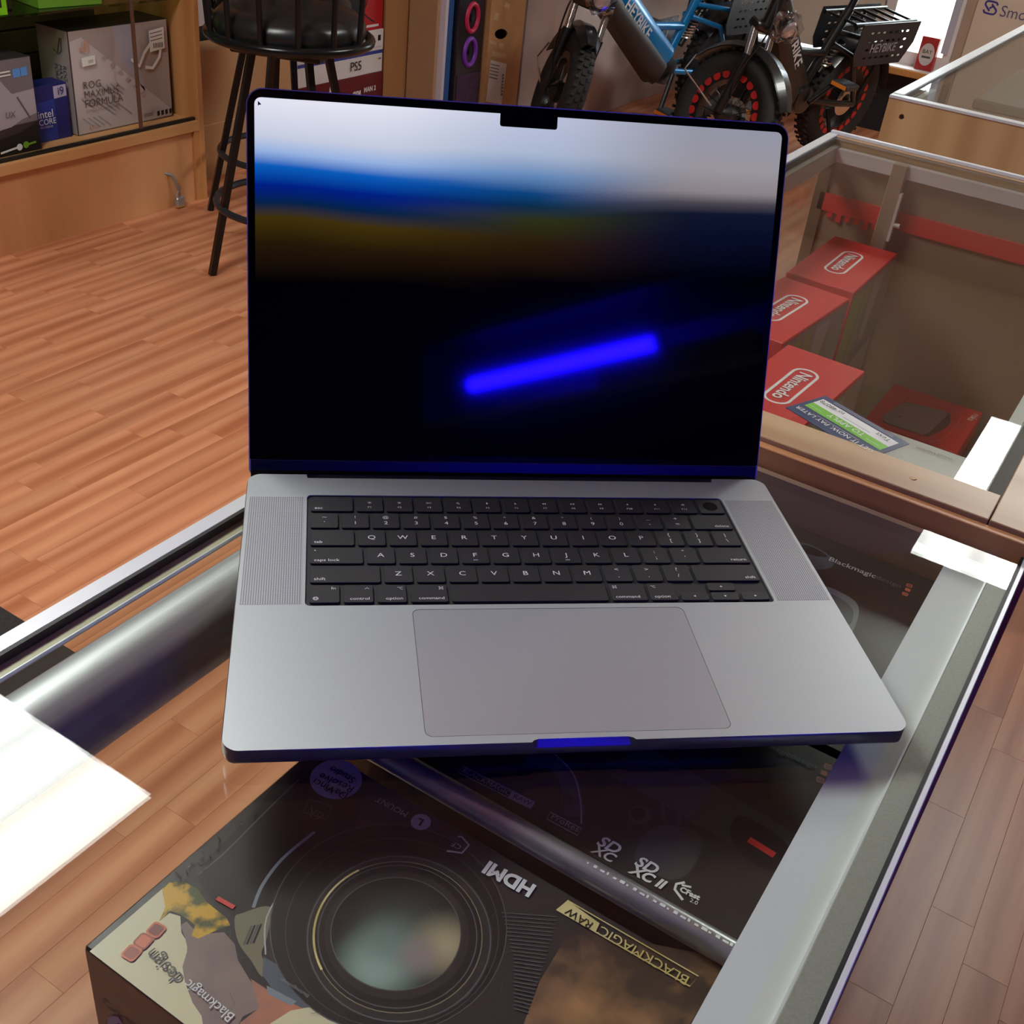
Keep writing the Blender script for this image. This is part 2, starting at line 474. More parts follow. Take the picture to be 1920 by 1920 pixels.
# far wall: dark dado under the sill, window opening, plain beige wall beside it
WX0, WX1, WZ0, WZ1 = -1.10, -0.815, 0.40, 1.75
struct('wall_far', MB().box((WX1 + 0.075, YF, 0.0), (XR, YF + 0.1, ZC)).box((XJ, YF, WZ1), (WX1 + 0.075, YF + 0.1, ZC)).box((XJ, YF, 0.33), (WX0 - .05, YF + 0.1, WZ1)), BEIGE)
struct('wall_far_dado', MB().box((XJ, YF - 0.04, 0.0), (WX1 + 0.075, YF + 0.1, 0.30)), noisy('black_dado', (26, 24, 30), (38, 36, 44), 8, 0.7))
w1 = tag(bpy.data.objects.new('window_1', None), kind='structure'); COL.objects.link(w1)
w1.location = (-1.4, YF, 0.3); setT(w1, Matrix.Translation((-1.4, YF, 0.3)))
FRAME = mat('window_paint', (214, 206, 202), 0.5)
mk('window_frame', MB().box((WX0 - .05, YF - 0.02, WZ0 - 0.07), (WX1, YF + 0.09, WZ0)).box((WX1, YF - 0.02, WZ0 - .07), (WX1 + 0.045, YF + 0.09, WZ1))
   .box((WX0 - .05, YF - 0.02, WZ0), (WX0, YF + 0.09, WZ1)).box((WX0, YF - .02, WZ1 - 0.05), (WX1, YF + .09, WZ1)), FRAME, w1, world=True)
mk('frame_strip', MB().box((WX1 - 0.012, YF - 0.03, WZ0 + 0.02), (WX1 + 0.022, YF - 0.018, WZ1)), mat('pale_strip', (214, 222, 240), 0.25, 0.5), w1, world=True)  # pale bluish strip up the right side of the frame
mk('window_post', MB().box((WX1 + 0.045, YF - 0.03, 0.30), (WX1 + 0.085, YF + 0.09, WZ1)), mat('post_paint', (166, 142, 126), 0.6), w1, world=True)
mk('window_pane', MB().box((WX0, YF + 0.03, WZ0), (WX1, YF + 0.034, WZ1)), GLASSV, w1, world=True)
mk('window_sill', MB().box((WX0 - .1, YF - 0.13, 0.30), (WX1 + 0.075, YF + 0.1, 0.333), 0.003), [wood('sill_wood', (176, 118, 60), (196, 138, 74), (206, 152, 90), 'X', 0.5, 0.4)], w1, world=True)
mk('sill_paint', MB().box((WX0 - .1, YF - 0.125, 0.333), (WX1 + 0.07, YF + 0.1, 0.336)), mat('sill_white', (226, 218, 216), 0.35), w1, world=True)
# outdoors, seen bright through the window
struct('ground_outside', MB().box((-9, YF + 0.4, -0.1), (6, 30, 0.0)), noisy('pale_paving', (214, 212, 208), (228, 226, 222), 1.5, 0.9))

# ------------------------------------------------------------------ floor of laminate strips
fl = struct('floor', MB().box((XL - .1, YB - .1, -0.05), (XR + .1, YF + .1, -0.0085)), noisy('floor_underlay', (88, 52, 36), (96, 60, 42), 6, 0.8))
PW = 0.0655
LENS = (0.30, 0.42, 0.56, 0.72)
def plank_mesh(L):
    x, y, c, h = PW / 2 - 0.0001, L / 2 - 0.0001, 0.0003, 0.0085
    mb = MB()
    b = [(-x, -y), (x, -y), (x, y), (-x, y)]; t = [(-x + c, -y + c), (x - c, -y + c), (x - c, y - c), (-x + c, y - c)]
    mb.rings([[(p[0], p[1], -h) for p in b], [(p[0], p[1], -c) for p in b], [(p[0], p[1], 0) for p in t]], cap0=False)
    me = bpy.data.meshes.new('plank'); me.from_pydata(mb.v, [], mb.f); me.materials.append(PLANK); me.update()
    return me, mb
PM = {L: plank_mesh(L) for L in LENS}
cand = []
nrow = int((XR - XL) / PW) + 1
for r in range(nrow):
    x = XL + (r + 0.5) * PW; y = YB - random.random() * 0.7
    while y < YF:
        L = random.choice(LENS); cand.append((x, y + L / 2, L)); y += L
def seen(x, y, L):
    best = 0
    for yy in (y - L * .45, y, y + L * .45):
        u, v, d = proj((x, yy, 0))
        if d < 0.3: continue
        ok = (u < 480 and 330 < v < 1230 and u > -40) or (-60 < u < 620 and 1100 < v < 1960) or (u > 1540 and v > 1000 and u < 1960 and v < 1990) or (1100 < u < 1290 and 140 < v < 250) or (1470 < u < 1660 and 170 < v < 330)
        if ok: best = max(best, 1 / (d * d))
    return best
sc_ = sorted([(seen(*q), q) for q in cand], key=lambda t: -t[0])
rest = MB(); npl = 0
for s_, (x, y, L) in sc_:
    if s_ > 0 and npl < 296:
        o = bpy.data.objects.new('plank', PM[L][0]); COL.objects.link(o); o.parent = fl
        o.matrix_parent_inverse = TM[fl.name].inverted(); o.location = (x, y, 0); npl += 1
    else:
        rest.add([(a + x, b + y, c) for a, b, c in PM[L][1].v], PM[L][1].f)
ro = mk('far_planks', rest, PLANK, fl, world=True, kind='stuff')

MATB = solo('floor_mat', MB().box((-1.75, -0.65, 0.0003), (-0.722, 0.195, 0.008), 0.002), noisy('mat_rubber', (40, 34, 34), (52, 46, 45), 120, 0.85, bump=0.2),
     'black rubber mat lying on the aisle floor', 'floor mat')

# ------------------------------------------------------------------ the laptop
def make_laptop():
    BW, BD, ZT = 0.3557, 0.2481, 0.012
    t = thing('laptop', 'open silver laptop with black keys standing on the glass counter', 'laptop', (0.1555, -0.469, ZG), math.atan2(0.649, 0.760))
    def metal_m(name, c, rough, speck):
        M = mat(name, c, rough, 0.55); b = M.node_tree.nodes['Principled BSDF']
        tc = nd(M, 'ShaderNodeTexCoord'); n = nd(M, 'ShaderNodeTexNoise', i_Scale=2600.0, i_Detail=2.0)
        lk(M, tc.outputs['Object'], n.inputs['Vector'])
        r = ramp(M, [(0.3, tuple(q - speck for q in c)), (0.7, tuple(q + speck for q in c))]); lk(M, n.outputs[0], r.inputs[0]); lk(M, r.outputs[0], b.inputs['Base Color'])
        return M
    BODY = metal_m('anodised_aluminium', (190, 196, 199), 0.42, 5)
    SIDE = metal_m('anodised_edge_shaded', (106, 99, 99), 0.32, 4)  # deck metal again, with edge shade put into a darker colour
    KEYM = mat('key_plastic', (38, 36, 40), 0.5)
    WELL = mat('key_well', (30, 29, 33), 0.55)
    LEG = mat('key_legend', (232, 234, 238), 0.5)
    # --- deck outline: rounded corners, hinge recess at the back, thumb scoop at the front
    R = 0.0105; SX0, SX1, SD = 0.151, 0.2045, 0.0025
    NX0, NX1, ND = 0.0378, BW - 0.0378, 0.0048
    wx0, wx1, wy0, wy1 = (BW - 0.2789) / 2, (BW + 0.2789) / 2, 0.10968, 0.2229
    tx0, tx1, ty0, ty1 = (BW - 0.1596) / 2, (BW + 0.1596) / 2, 0.0060, 0.10573
    base = rr(0, 0, BW, BD, R, 8)
    outl = [p for p in base]
    front = [(SX0, 0.0003), (SX0 + 0.001, 0.0016), (SX0 + 0.0035, SD), (SX1 - 0.0035, SD), (SX1 - 0.001, 0.0016), (SX1, 0.0003)]
    # base[] starts at (x1,y0) corner arc; the front edge lies between the last point and the first
    ins = 0.0005
    shr = [(min(max(x, ins), BW - ins), min(max(y, ins), BD - ins)) for x, y in base]
    k = 18  # last point of the (x1,y1) arc is index 17; back edge follows
    deck = shr[:k] + [(NX1, BD - ins), (NX1 - 0.0006, BD - ND), (NX0 + 0.0006, BD - ND), (NX0, BD - ins)] + shr[k:] + front
    well = rr(wx0, wy0, wx1, wy1, 0.003, 5); pad = rr(tx0, ty0, tx1, ty1, 0.0042, 6)
    allp = deck + well + pad
    tris = geometry.tessellate_polygon([[Vector((x, y, 0)) for x, y in q] for q in (deck, well, pad)])
    mb = MB(); fs = []
    for q in tris:
        a, b, c = (allp[i] for i in q)
        cr = (b[0] - a[0]) * (c[1] - a[1]) - (b[1] - a[1]) * (c[0] - a[0]); fs.append(tuple(q) if cr > 0 else tuple(reversed(q)))
    mb.add([(x, y, ZT) for x, y in allp], fs)
    # recess walls
    for o_, dz in ((well, 0.0011), (pad, 0.0006)):
        n = len(o_); mb.add([(x, y, ZT) for x, y in o_] + [(x, y, ZT - dz) for x, y in o_], [(i, n + i, n + (i + 1) % n, (i + 1) % n) for i in range(n)])
    # hinge recess walls
    q = [(NX1, BD - ins), (NX1 - 0.0006, BD - ND), (NX0 + 0.0006, BD - ND), (NX0, BD - ins)]
    mb.add([(x, y, ZT) for x, y in q] + [(x, y, ZT - 0.007) for x, y in q], [(i, i + 1, 5 + i, 4 + i) for i in range(3)])
    mk('deck', mb, BODY, t)
    # body below the deck: side rings with the scoop dip on the front edge
    dens = []
    n = len(base)
    for i in range(n):
        dens.append(base[i])
        if i == n - 1:
            for s_ in (SX0, SX0 + 0.0012, SX0 + 0.004, SX1 - 0.004, SX1 - 0.0012, SX1): dens.append((s_, 0.0))
    def zt(x, y, z):
        if y < 0.004 and SX0 + 0.0005 < x < SX1 - 0.0005: return z - (0.0034 if SX0 + 0.003 < x < SX1 - 0.003 else 0.0022)
        return z
    def ring(ins_, z, dip=False):
        o_ = []
        for x, y in dens:
            X = min(max(x, ins_), BW - ins_) if ins_ else x; Y = min(max(y, ins_), BD - ins_) if ins_ else y
            o_.append((X, Y, zt(x, y, z) if dip else z))
        return o_
    mb = MB().rings([ring(0.010, 0.0009), ring(0.0035, 0.0016), ring(0.0012, 0.0028), ring(0.0, 0.0048), ring(0.0, ZT - 0.0009, True), ring(0.0002, ZT - 0.0004, True), ring(ins, ZT, True)], cap1=False)
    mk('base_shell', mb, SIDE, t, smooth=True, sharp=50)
    # scoop surface
    a = front; bdn = [(x, 0.0, ZT - 0.0034 if 0 < i < 5 else ZT - 0.0005) for i, (x, y) in enumerate(front)]
    mids = [(x, y * 0.5, ZT - 0.0017 if 0 < i < 5 else ZT - 0.0003) for i, (x, y) in enumerate(front)]
    mb = MB().add([(x, y, ZT) for x, y in a] + mids + bdn, [(i, 6 + i, 7 + i, i + 1) for i in range(5)] + [(6 + i, 12 + i, 13 + i, 7 + i) for i in range(5)])
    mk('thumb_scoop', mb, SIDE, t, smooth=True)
    for fx, fy in ((0.03, 0.025), (BW - 0.03, 0.025), (0.03, BD - 0.03), (BW - 0.03, BD - 0.03)):
        mk('foot', MB().lathe([(0.010, -0.0), (0.010, 0.0006), (0.009, 0.0012)], 20, (fx, fy, 0)), RUBBER, t)
    # trackpad and key well floor
    mk('trackpad_groove', MB().prism(rr(tx0, ty0, tx1, ty1, 0.0042), ZT - 0.0007, ZT - 0.0006), SIDE, t)
    mk('trackpad', MB().prism(rr(tx0 + 0.00035, ty0 + 0.00035, tx1 - 0.00035, ty1 - 0.00035, 0.0039), ZT - 0.0006, ZT - 0.00008), metal_m('trackpad_glass', (188, 191, 197), 0.36, 3), t)
    kw = mk('keyboard_well', MB().prism(rr(wx0, wy0, wx1, wy1, 0.003), ZT - 0.0014, ZT - 0.0011), WELL, t)
    # speaker grilles: rows of fine holes, their darkness painted as dots in the colour
    GM = mat('speaker_mesh', (178, 180, 186), 0.5, 0.5); b = GM.node_tree.nodes['Principled BSDF']
    tc = nd(GM, 'ShaderNodeTexCoord'); sp = nd(GM, 'ShaderNodeSeparateXYZ'); lk(GM, tc.outputs['Object'], sp.inputs[0])
    outs = []
    for ax in (0, 1):
        mu = nd(GM, 'ShaderNodeMath', operation='MULTIPLY'); mu.inputs[1].default_value = 2 * math.pi / (0.00135 if ax == 0 else 0.0009); lk(GM, sp.outputs[ax], mu.inputs[0])
        si = nd(GM, 'ShaderNodeMath', operation='SINE'); lk(GM, mu.outputs[0], si.inputs[0]); outs.append(si)
    ad = nd(GM, 'ShaderNodeMath', operation='ADD'); lk(GM, outs[0].outputs[0], ad.inputs[0]); lk(GM, outs[1].outputs[0], ad.inputs[1])
    rp = ramp(GM, [(0.0, (186, 188, 194)), (0.32, (186, 188, 194)), (0.5, (92, 92, 98))]); mr = nd(GM, 'ShaderNodeMapRange'); mr.inputs[1].default_value = -2; mr.inputs[2].default_value = 4
    lk(GM, ad.outputs[0], mr.inputs[0]); lk(GM, mr.outputs[0], rp.inputs[0]); lk(GM, rp.outputs[0], b.inputs['Base Color'])
    for gx0, gx1 in ((0.0028, 0.0366), (BW - 0.0366, BW - 0.0028)):
        mk('speaker_grille', MB().box((gx0, wy0 + 0.0015, ZT - 0.0002), (gx1, wy1 - 0.0025, ZT + 0.00012)), GM, t)
    # keys
    U = (wx1 - wx0 - 0.0028) / 14.5; RP = (wy1 - wy0 - 0.0026) / 6.0; G = 0.0011
    cache = {}
    def key(x, y, w, h):
        kk = (round(w, 5), round(h, 5))
        if kk not in cache:
            a, b_ = w / 2 - G, h / 2 - G
            o0 = rr(-a, -b_, a, b_, 0.0014, 3); o1 = rr(-a + 0.0002, -b_ + 0.0002, a - 0.0002, b_ - 0.0002, 0.0012, 3)
            mb_ = MB().rings([[(p, q, 0) for p, q in o0], [(p, q, 0.0012) for p, q in o0], [(p, q, 0.0014) for p, q in o1]], cap0=False)
            me = bpy.data.meshes.new('key'); me.from_pydata(mb_.v, [], mb_.f); me.materials.append(KEYM); me.update(); cache[kk] = me
        o = bpy.data.objects.new('key', cache[kk]); COL.objects.link(o); o.parent = t
        o.location = (x, y, ZT - 0.0011); setT(o, TM[t.name] @ Matrix.Translation(o.location))
        return o
    def leg(k_, s_, size, dx, dy, align='CENTER'):
        text(k_, s_, size, (dx, dy, 0.00142), (1, 0, 0), (0, 1, 0), LEG, align, name='legend', off=0.00005, sx=1.12)
    rows = [
        [('esc', 1.5)] + [('F%d' % i, 1) for i in range(1, 13)] + [('id', 1)],
        [(c, 1) for c in ('~\n`', '!\n1', '@\n2', '#\n3', '$\n4', '%\n5', '^\n6', '&\n7', '*\n8', '(\n9', ')\n0', '_\n-', '+\n=')] + [('delete', 1.5)],
        [('tab', 1.5)] + [(c, 1) for c in 'QWERTYUIOP'] + [('{\n[', 1), ('}\n]', 1), ('|\n\\', 1)],
        [('caps lock', 1.75)] + [(c, 1) for c in 'ASDFGHJKL'] + [(':\n;', 1), ('"\n\'', 1), ('return', 1.75)],
        [('shift', 2.25)] + [(c, 1) for c in 'ZXCVBNM'] + [('<\n,', 1), ('>\n.', 1), ('?\n/', 1), ('shift', 2.25)],
        [('fn', 1), ('control', 1), ('option', 1), ('command', 1.25), (' ', 5), ('command', 1.25), ('option', 1), ('aL', 1), ('UD', 1), ('aR', 1)]]
    icons = ['sun', 'sun', 'win', 'mag', 'mic', 'moon', 'prev', 'play', 'next', 'mute', 'vol', 'vol2']
    def ico(k_, kind, dx, dy, s_=0.0011):
        pr = Print(k_, 'legend', (dx, dy, 0.00145), (1, 0, 0), (0, 1, 0), 0.00001)
        tri = lambda x, d: pr.poly([(x - d * s_ * .5, s_ * .8), (x - d * s_ * .5, -s_ * .8), (x + d * s_ * .6, 0)], LEG)
        if kind == 'sun':
            pr.poly(circ(0, 0, s_ * .5, n=10), LEG)
            for a in range(8): pr.line([(math.cos(a * .785) * s_ * .75, math.sin(a * .785) * s_ * .75), (math.cos(a * .785) * s_ * 1.15, math.sin(a * .785) * s_ * 1.15)], s_ * .25, LEG)
        elif kind == 'win':
            for x, y in ((-1.0, .45), (-1.0, -.45), (0, 0)): pr.line(rr(x * s_ - s_ * .4, y * s_ - s_ * .35, x * s_ + s_ * .4, y * s_ + s_ * .35, 0), s_ * .2, LEG, True)
            pr.line(rr(s_ * .7, -s_ * .8, s_ * 1.4, s_ * .8, 0), s_ * .2, LEG, True)
        elif kind == 'mag':
            pr.line(circ(-s_ * .2, s_ * .2, s_ * .6, n=14), s_ * .22, LEG, True); pr.line([(s_ * .25, -s_ * .25), (s_ * .9, -s_ * .9)], s_ * .28, LEG)
        elif kind == 'mic':
            pr.poly(rr(-s_ * .35, -s_ * .2, s_ * .35, s_ * 1.0, s_ * .34, 3), LEG); pr.line([(-s_ * .6, s_ * .1), (-s_ * .4, -s_ * .5), (s_ * .4, -s_ * .5), (s_ * .6, s_ * .1)], s_ * .2, LEG); pr.line([(0, -s_ * .5), (0, -s_)], s_ * .22, LEG)
        elif kind == 'moon':
            pr.poly(circ(0, 0, s_ * .8, n=16, a0=60, a1=330) + circ(s_ * .45, s_ * .3, s_ * .6, n=10, a0=290, a1=110), LEG)
        elif kind == 'prev': tri(-s_ * .6, -1); tri(s_ * .6, -1)
        elif kind == 'next': tri(-s_ * .6, 1); tri(s_ * .6, 1)
        elif kind == 'play':
            tri(-s_ * .6, 1)
            for x in (.5, 1.1): pr.line([(x * s_, -s_ * .7), (x * s_, s_ * .7)], s_ * .3, LEG)
        elif kind in ('mute', 'vol', 'vol2'):
            tri(-s_ * .4, -1)
            for j in range({'mute': 0, 'vol': 1, 'vol2': 3}[kind]): pr.line(circ(-s_ * .2, 0, s_ * (.6 + .35 * j), n=6, a0=-50, a1=50), s_ * .2, LEG)
        elif kind == 'cmd':
            w = s_ * .42
            for sx_ in (-1, 1):
                for sy_ in (-1, 1): pr.line(circ(sx_ * w * 1.6, sy_ * w * 1.6, w * .7, n=10), s_ * .2, LEG, True)
            pr.line(rr(-w, -w, w, w, 0), s_ * .2, LEG, True)
        elif kind == 'opt':
            pr.line([(-s_ * 1.2, s_ * .7), (-s_ * .4, s_ * .7), (s_ * .4, -s_ * .7), (s_ * 1.2, -s_ * .7)], s_ * .25, LEG); pr.line([(s_ * .2, s_ * .7), (s_ * 1.2, s_ * .7)], s_ * .25, LEG)
        elif kind == 'ctl': pr.line([(-s_ * .9, -s_ * .4), (0, s_ * .5), (s_ * .9, -s_ * .4)], s_ * .25, LEG)
        elif kind == 'globe':
            pr.line(circ(0, 0, s_, n=18), s_ * .25, LEG, True); pr.line([(-s_, 0), (s_, 0)], s_ * .2, LEG); pr.line(circ(0, 0, s_ * .45, s_, n=14), s_ * .18, LEG, True)
        elif kind in ('aL', 'aR', 'aU', 'aD'):
            a = {'aR': 0, 'aU': math.pi / 2, 'aL': math.pi, 'aD': -math.pi / 2}[kind]
            pr.poly([(s_ * .9 * math.cos(a + k2), s_ * .9 * math.sin(a + k2)) for k2 in (0, 2.1, -2.1)], LEG)
        pr.done()
    for ri, row in enumerate(rows):
        x = wx0 + 0.0014; yc = wy1 - 0.0013 - RP * (ri + 0.5)
        for c, w in row:
            W_ = w * U; xc = x + W_ / 2; lx = -W_ / 2 + G + 0.0022
            if c in ('aL', 'aR'):
                k_ = key(xc, yc - RP / 4, W_, RP / 2 + G * .5); ico(k_, c, 0, 0)
            elif c == 'UD':
                k_ = key(xc, yc + RP / 4 - G * .1, W_, RP / 2 + G * .5); ico(k_, 'aU', 0, 0); k_ = key(xc, yc - RP / 4, W_, RP / 2 + G * .5); ico(k_, 'aD', 0, 0)
            else:
                k_ = key(xc, yc, W_, RP)
                if c == 'id': mk('fingerprint_pad', MB().lathe([(0.0052, 0.0), (0.005, 0.0003)], 24, (0, 0, 0.0013)), mat('sensor_black', (24, 20, 22), 0.25), k_)
                elif c[0] == 'F' and len(c) > 1:
                    leg(k_, c, 0.0024, 0, -0.0036); ico(k_, icons[int(c[1:]) - 1], 0, 0.0016)
                elif '\n' in c:
                    a, b2 = c.split('\n'); pun = not b2.isdigit()
                    leg(k_, a, 0.0036 if not pun else 0.0046, 0, 0.0034); leg(k_, b2, 0.0046, 0, -0.0028)
                elif len(c) == 1 and c != ' ':
                    leg(k_, c, 0.0056, 0, 0)
                    if c in 'FJ': mk('home_ridge', MB().box((-0.0014, -0.0052, 0.0013), (0.0014, -0.0048, 0.0016)), LEG, k_)
                elif c in ('esc', 'tab') or (c == 'shift' and x < 0.1): leg(k_, c, 0.0036, lx, -0.0048, 'LEFT')
                elif c == 'caps lock':
                    leg(k_, c, 0.0036, lx, -0.0048, 'LEFT'); mk('indicator', MB().lathe([(0.0005, 0), (0.0005, 0.0003)], 10, (lx + 0.0006, 0.0048, 0.0013)), LEG, k_)
                elif c in ('delete', 'return', 'shift'): leg(k_, c, 0.0036, W_ / 2 - G - 0.0022, -0.0048, 'RIGHT')
                elif c == 'fn': leg(k_, c, 0.0034, W_ / 2 - G - 0.002, 0.0048, 'RIGHT'); ico(k_, 'globe', lx + 0.0012, -0.0044, 0.0014)
                elif c in ('control', 'option', 'command'):
                    left = x < wx0 + 7 * U
                    leg(k_, c, 0.0034, W_ / 2 - G - 0.002 if left else lx, -0.0048, 'RIGHT' if left else 'LEFT')
                    ico(k_, {'control': 'ctl', 'option': 'opt', 'command': 'cmd'}[c], (W_ / 2 - G - 0.0034) if left else (lx + 0.0012), 0.0046, 0.0013)
            x += W_
    # --- lid: a plane tilted back from the hinge line
    ang = 1.2045; hy, hz_ = 0.25627, 0.0056; LH = 0.24372
    LM = Matrix.Translation((0, hy, hz_)) @ Matrix.Rotation(ang, 4, 'X')     # lid frame: x right, y up the lid, z out of the screen
    def lidp(mb_): return mb_.xform(LM)
    outer = rr(0, 0.0, BW, LH, [0.004, 0.0105, 0.0105, 0.004], 8)
    shell = MB().rings([[(x, y, -0.0048) for x, y in rr(0.004, 0.003, BW - 0.004, LH - 0.004, [0.004, 0.009, 0.009, 0.004], 8)], [(x, y, -0.0042) for x, y in rr(0.0012, 0.001, BW - 0.0012, LH - 0.0012, [0.004, 0.0098, 0.0098, 0.004], 8)],
                        [(x, y, -0.003) for x, y in outer], [(x, y, -0.0006) for x, y in outer]])
    mk('lid_shell', lidp(shell), BODY, t, smooth=True, sharp=50)
    BZ = mat('bezel_black', (7, 7, 9), 0.10)
    bezel = rr(0.0007, 0.0106, BW - 0.0007, LH - 0.0007, [0.001, 0.0099, 0.0099, 0.001], 8)
    mk('display_glass', lidp(MB().prism(bezel, -0.0006, 0.0)), BZ, t)
    mk('hinge_cover', lidp(MB().box((0.0012, -0.0025, -0.0045), (BW - 0.0012, 0.0104, 0.0003), 0.0003)), mat('hinge_black', (16, 15, 22), 0.3), t)
    mk('hinge_barrel', MB().tube([(NX0 + 0.001, hy - 0.006, 0.0048), (NX1 - 0.001, hy - 0.006, 0.0048)], 0.0034, 12), mat('hinge_barrel_black', (12, 12, 14), 0.5), t)
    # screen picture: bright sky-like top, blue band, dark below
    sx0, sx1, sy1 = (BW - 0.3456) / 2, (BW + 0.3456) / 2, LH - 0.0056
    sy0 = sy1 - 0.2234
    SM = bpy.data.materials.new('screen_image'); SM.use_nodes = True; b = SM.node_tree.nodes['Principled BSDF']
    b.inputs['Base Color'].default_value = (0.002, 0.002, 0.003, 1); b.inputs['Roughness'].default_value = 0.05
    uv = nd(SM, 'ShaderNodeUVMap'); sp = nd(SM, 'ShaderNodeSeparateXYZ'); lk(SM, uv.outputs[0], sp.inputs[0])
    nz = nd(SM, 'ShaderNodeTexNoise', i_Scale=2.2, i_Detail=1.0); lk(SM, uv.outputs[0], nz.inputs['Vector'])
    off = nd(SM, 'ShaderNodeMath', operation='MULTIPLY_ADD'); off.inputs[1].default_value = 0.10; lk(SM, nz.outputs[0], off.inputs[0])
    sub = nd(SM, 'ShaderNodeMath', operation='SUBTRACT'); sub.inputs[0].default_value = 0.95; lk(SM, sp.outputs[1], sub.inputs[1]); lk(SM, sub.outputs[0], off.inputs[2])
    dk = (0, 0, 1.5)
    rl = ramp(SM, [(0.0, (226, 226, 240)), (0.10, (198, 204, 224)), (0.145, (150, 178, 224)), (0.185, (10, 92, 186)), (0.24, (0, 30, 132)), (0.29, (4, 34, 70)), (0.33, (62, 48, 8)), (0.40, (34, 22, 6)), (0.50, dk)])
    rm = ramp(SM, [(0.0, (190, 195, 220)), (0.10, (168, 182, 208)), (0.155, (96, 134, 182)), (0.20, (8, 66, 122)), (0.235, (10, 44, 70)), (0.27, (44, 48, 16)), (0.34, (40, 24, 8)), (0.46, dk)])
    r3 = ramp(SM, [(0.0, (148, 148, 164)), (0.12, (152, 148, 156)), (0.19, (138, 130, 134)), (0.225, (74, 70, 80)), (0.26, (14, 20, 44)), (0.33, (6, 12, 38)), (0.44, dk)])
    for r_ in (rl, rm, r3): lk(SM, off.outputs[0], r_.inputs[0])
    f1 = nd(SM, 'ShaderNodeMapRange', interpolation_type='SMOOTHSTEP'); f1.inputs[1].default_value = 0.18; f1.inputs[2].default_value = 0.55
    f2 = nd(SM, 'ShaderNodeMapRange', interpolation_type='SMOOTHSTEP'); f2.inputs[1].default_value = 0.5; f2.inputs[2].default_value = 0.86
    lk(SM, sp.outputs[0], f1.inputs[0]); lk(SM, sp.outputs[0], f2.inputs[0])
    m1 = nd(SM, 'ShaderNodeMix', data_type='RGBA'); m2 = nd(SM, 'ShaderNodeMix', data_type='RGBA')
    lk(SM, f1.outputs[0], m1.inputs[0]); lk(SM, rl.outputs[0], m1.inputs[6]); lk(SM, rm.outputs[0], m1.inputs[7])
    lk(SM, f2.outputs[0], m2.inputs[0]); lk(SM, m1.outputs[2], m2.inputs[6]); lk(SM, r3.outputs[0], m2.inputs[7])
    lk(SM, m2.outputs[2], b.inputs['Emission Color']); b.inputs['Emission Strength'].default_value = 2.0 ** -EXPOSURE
    nw, nh = 0.0188, 0.0078
    cxm = BW / 2
    scr = rr(sx0, sy0, sx1, sy1, [0.0006, 0.0042, 0.0042, 0.0006], 5)
    # cut the camera notch out of the top edge
    top_i = max(i for i, p in enumerate(scr) if abs(p[0] - (sx1 - 0.0042)) < 1e-6 and abs(p[1] - sy1) < 1e-6)
    nt_ = [(cxm + nw, sy1), (cxm + nw, sy1 - nh + 0.0015)] + [(cxm + nw - 0.0015 + 0.0015 * math.cos(a), sy1 - nh + 0.0015 + 0.0015 * math.sin(a)) for a in (-.5, -1.0, -1.57)] + \
          [(cxm - nw + 0.0015 + 0.0015 * math.cos(a), sy1 - nh + 0.0015 + 0.0015 * math.sin(a)) for a in (-1.57, -2.1, -2.6)] + [(cxm - nw, sy1 - nh + 0.0015), (cxm - nw, sy1)]
    scr = scr[:top_i + 1] + nt_ + scr[top_i + 1:]
    tr_ = geometry.tessellate_polygon([[Vector((x, y, 0)) for x, y in scr]]); fs = []
    for q in tr_:
        a, b2, c = (scr[i] for i in q); cr = (b2[0] - a[0]) * (c[1] - a[1]) - (b2[1] - a[1]) * (c[0] - a[0]); fs.append(tuple(q) if cr > 0 else tuple(reversed(q)))
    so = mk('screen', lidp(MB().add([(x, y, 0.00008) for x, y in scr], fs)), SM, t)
    uvl = so.data.uv_layers.new(name='UVMap')
    for lp in so.data.loops:
        x, y = scr[lp.vertex_index]; uvl.data[lp.index].uv = ((x - sx0) / (sx1 - sx0), (y - sy0) / (sy1 - sy0))
    pr = Print(t, 'pointer_arrow', LM @ Vector((sx0 + 0.0022, sy1 - 0.0022, 0.00012)), LM.to_3x3() @ Vector((1, 0, 0)), LM.to_3x3() @ Vector((0, 1, 0)), 0.00003)
    pr.poly([(0, 0), (0, -0.0030), (0.0007, -0.0023), (0.0021, -0.0021)], BLACK); pr.done()
    mk('camera_lens', lidp(MB().lathe([(0.0016, 0.0), (0.0015, 0.0003)], 16, (cxm, sy1 - 0.0032, 0.0))), mat('lens_glass', (14, 16, 26), 0.1), t)
    return t
make_laptop()

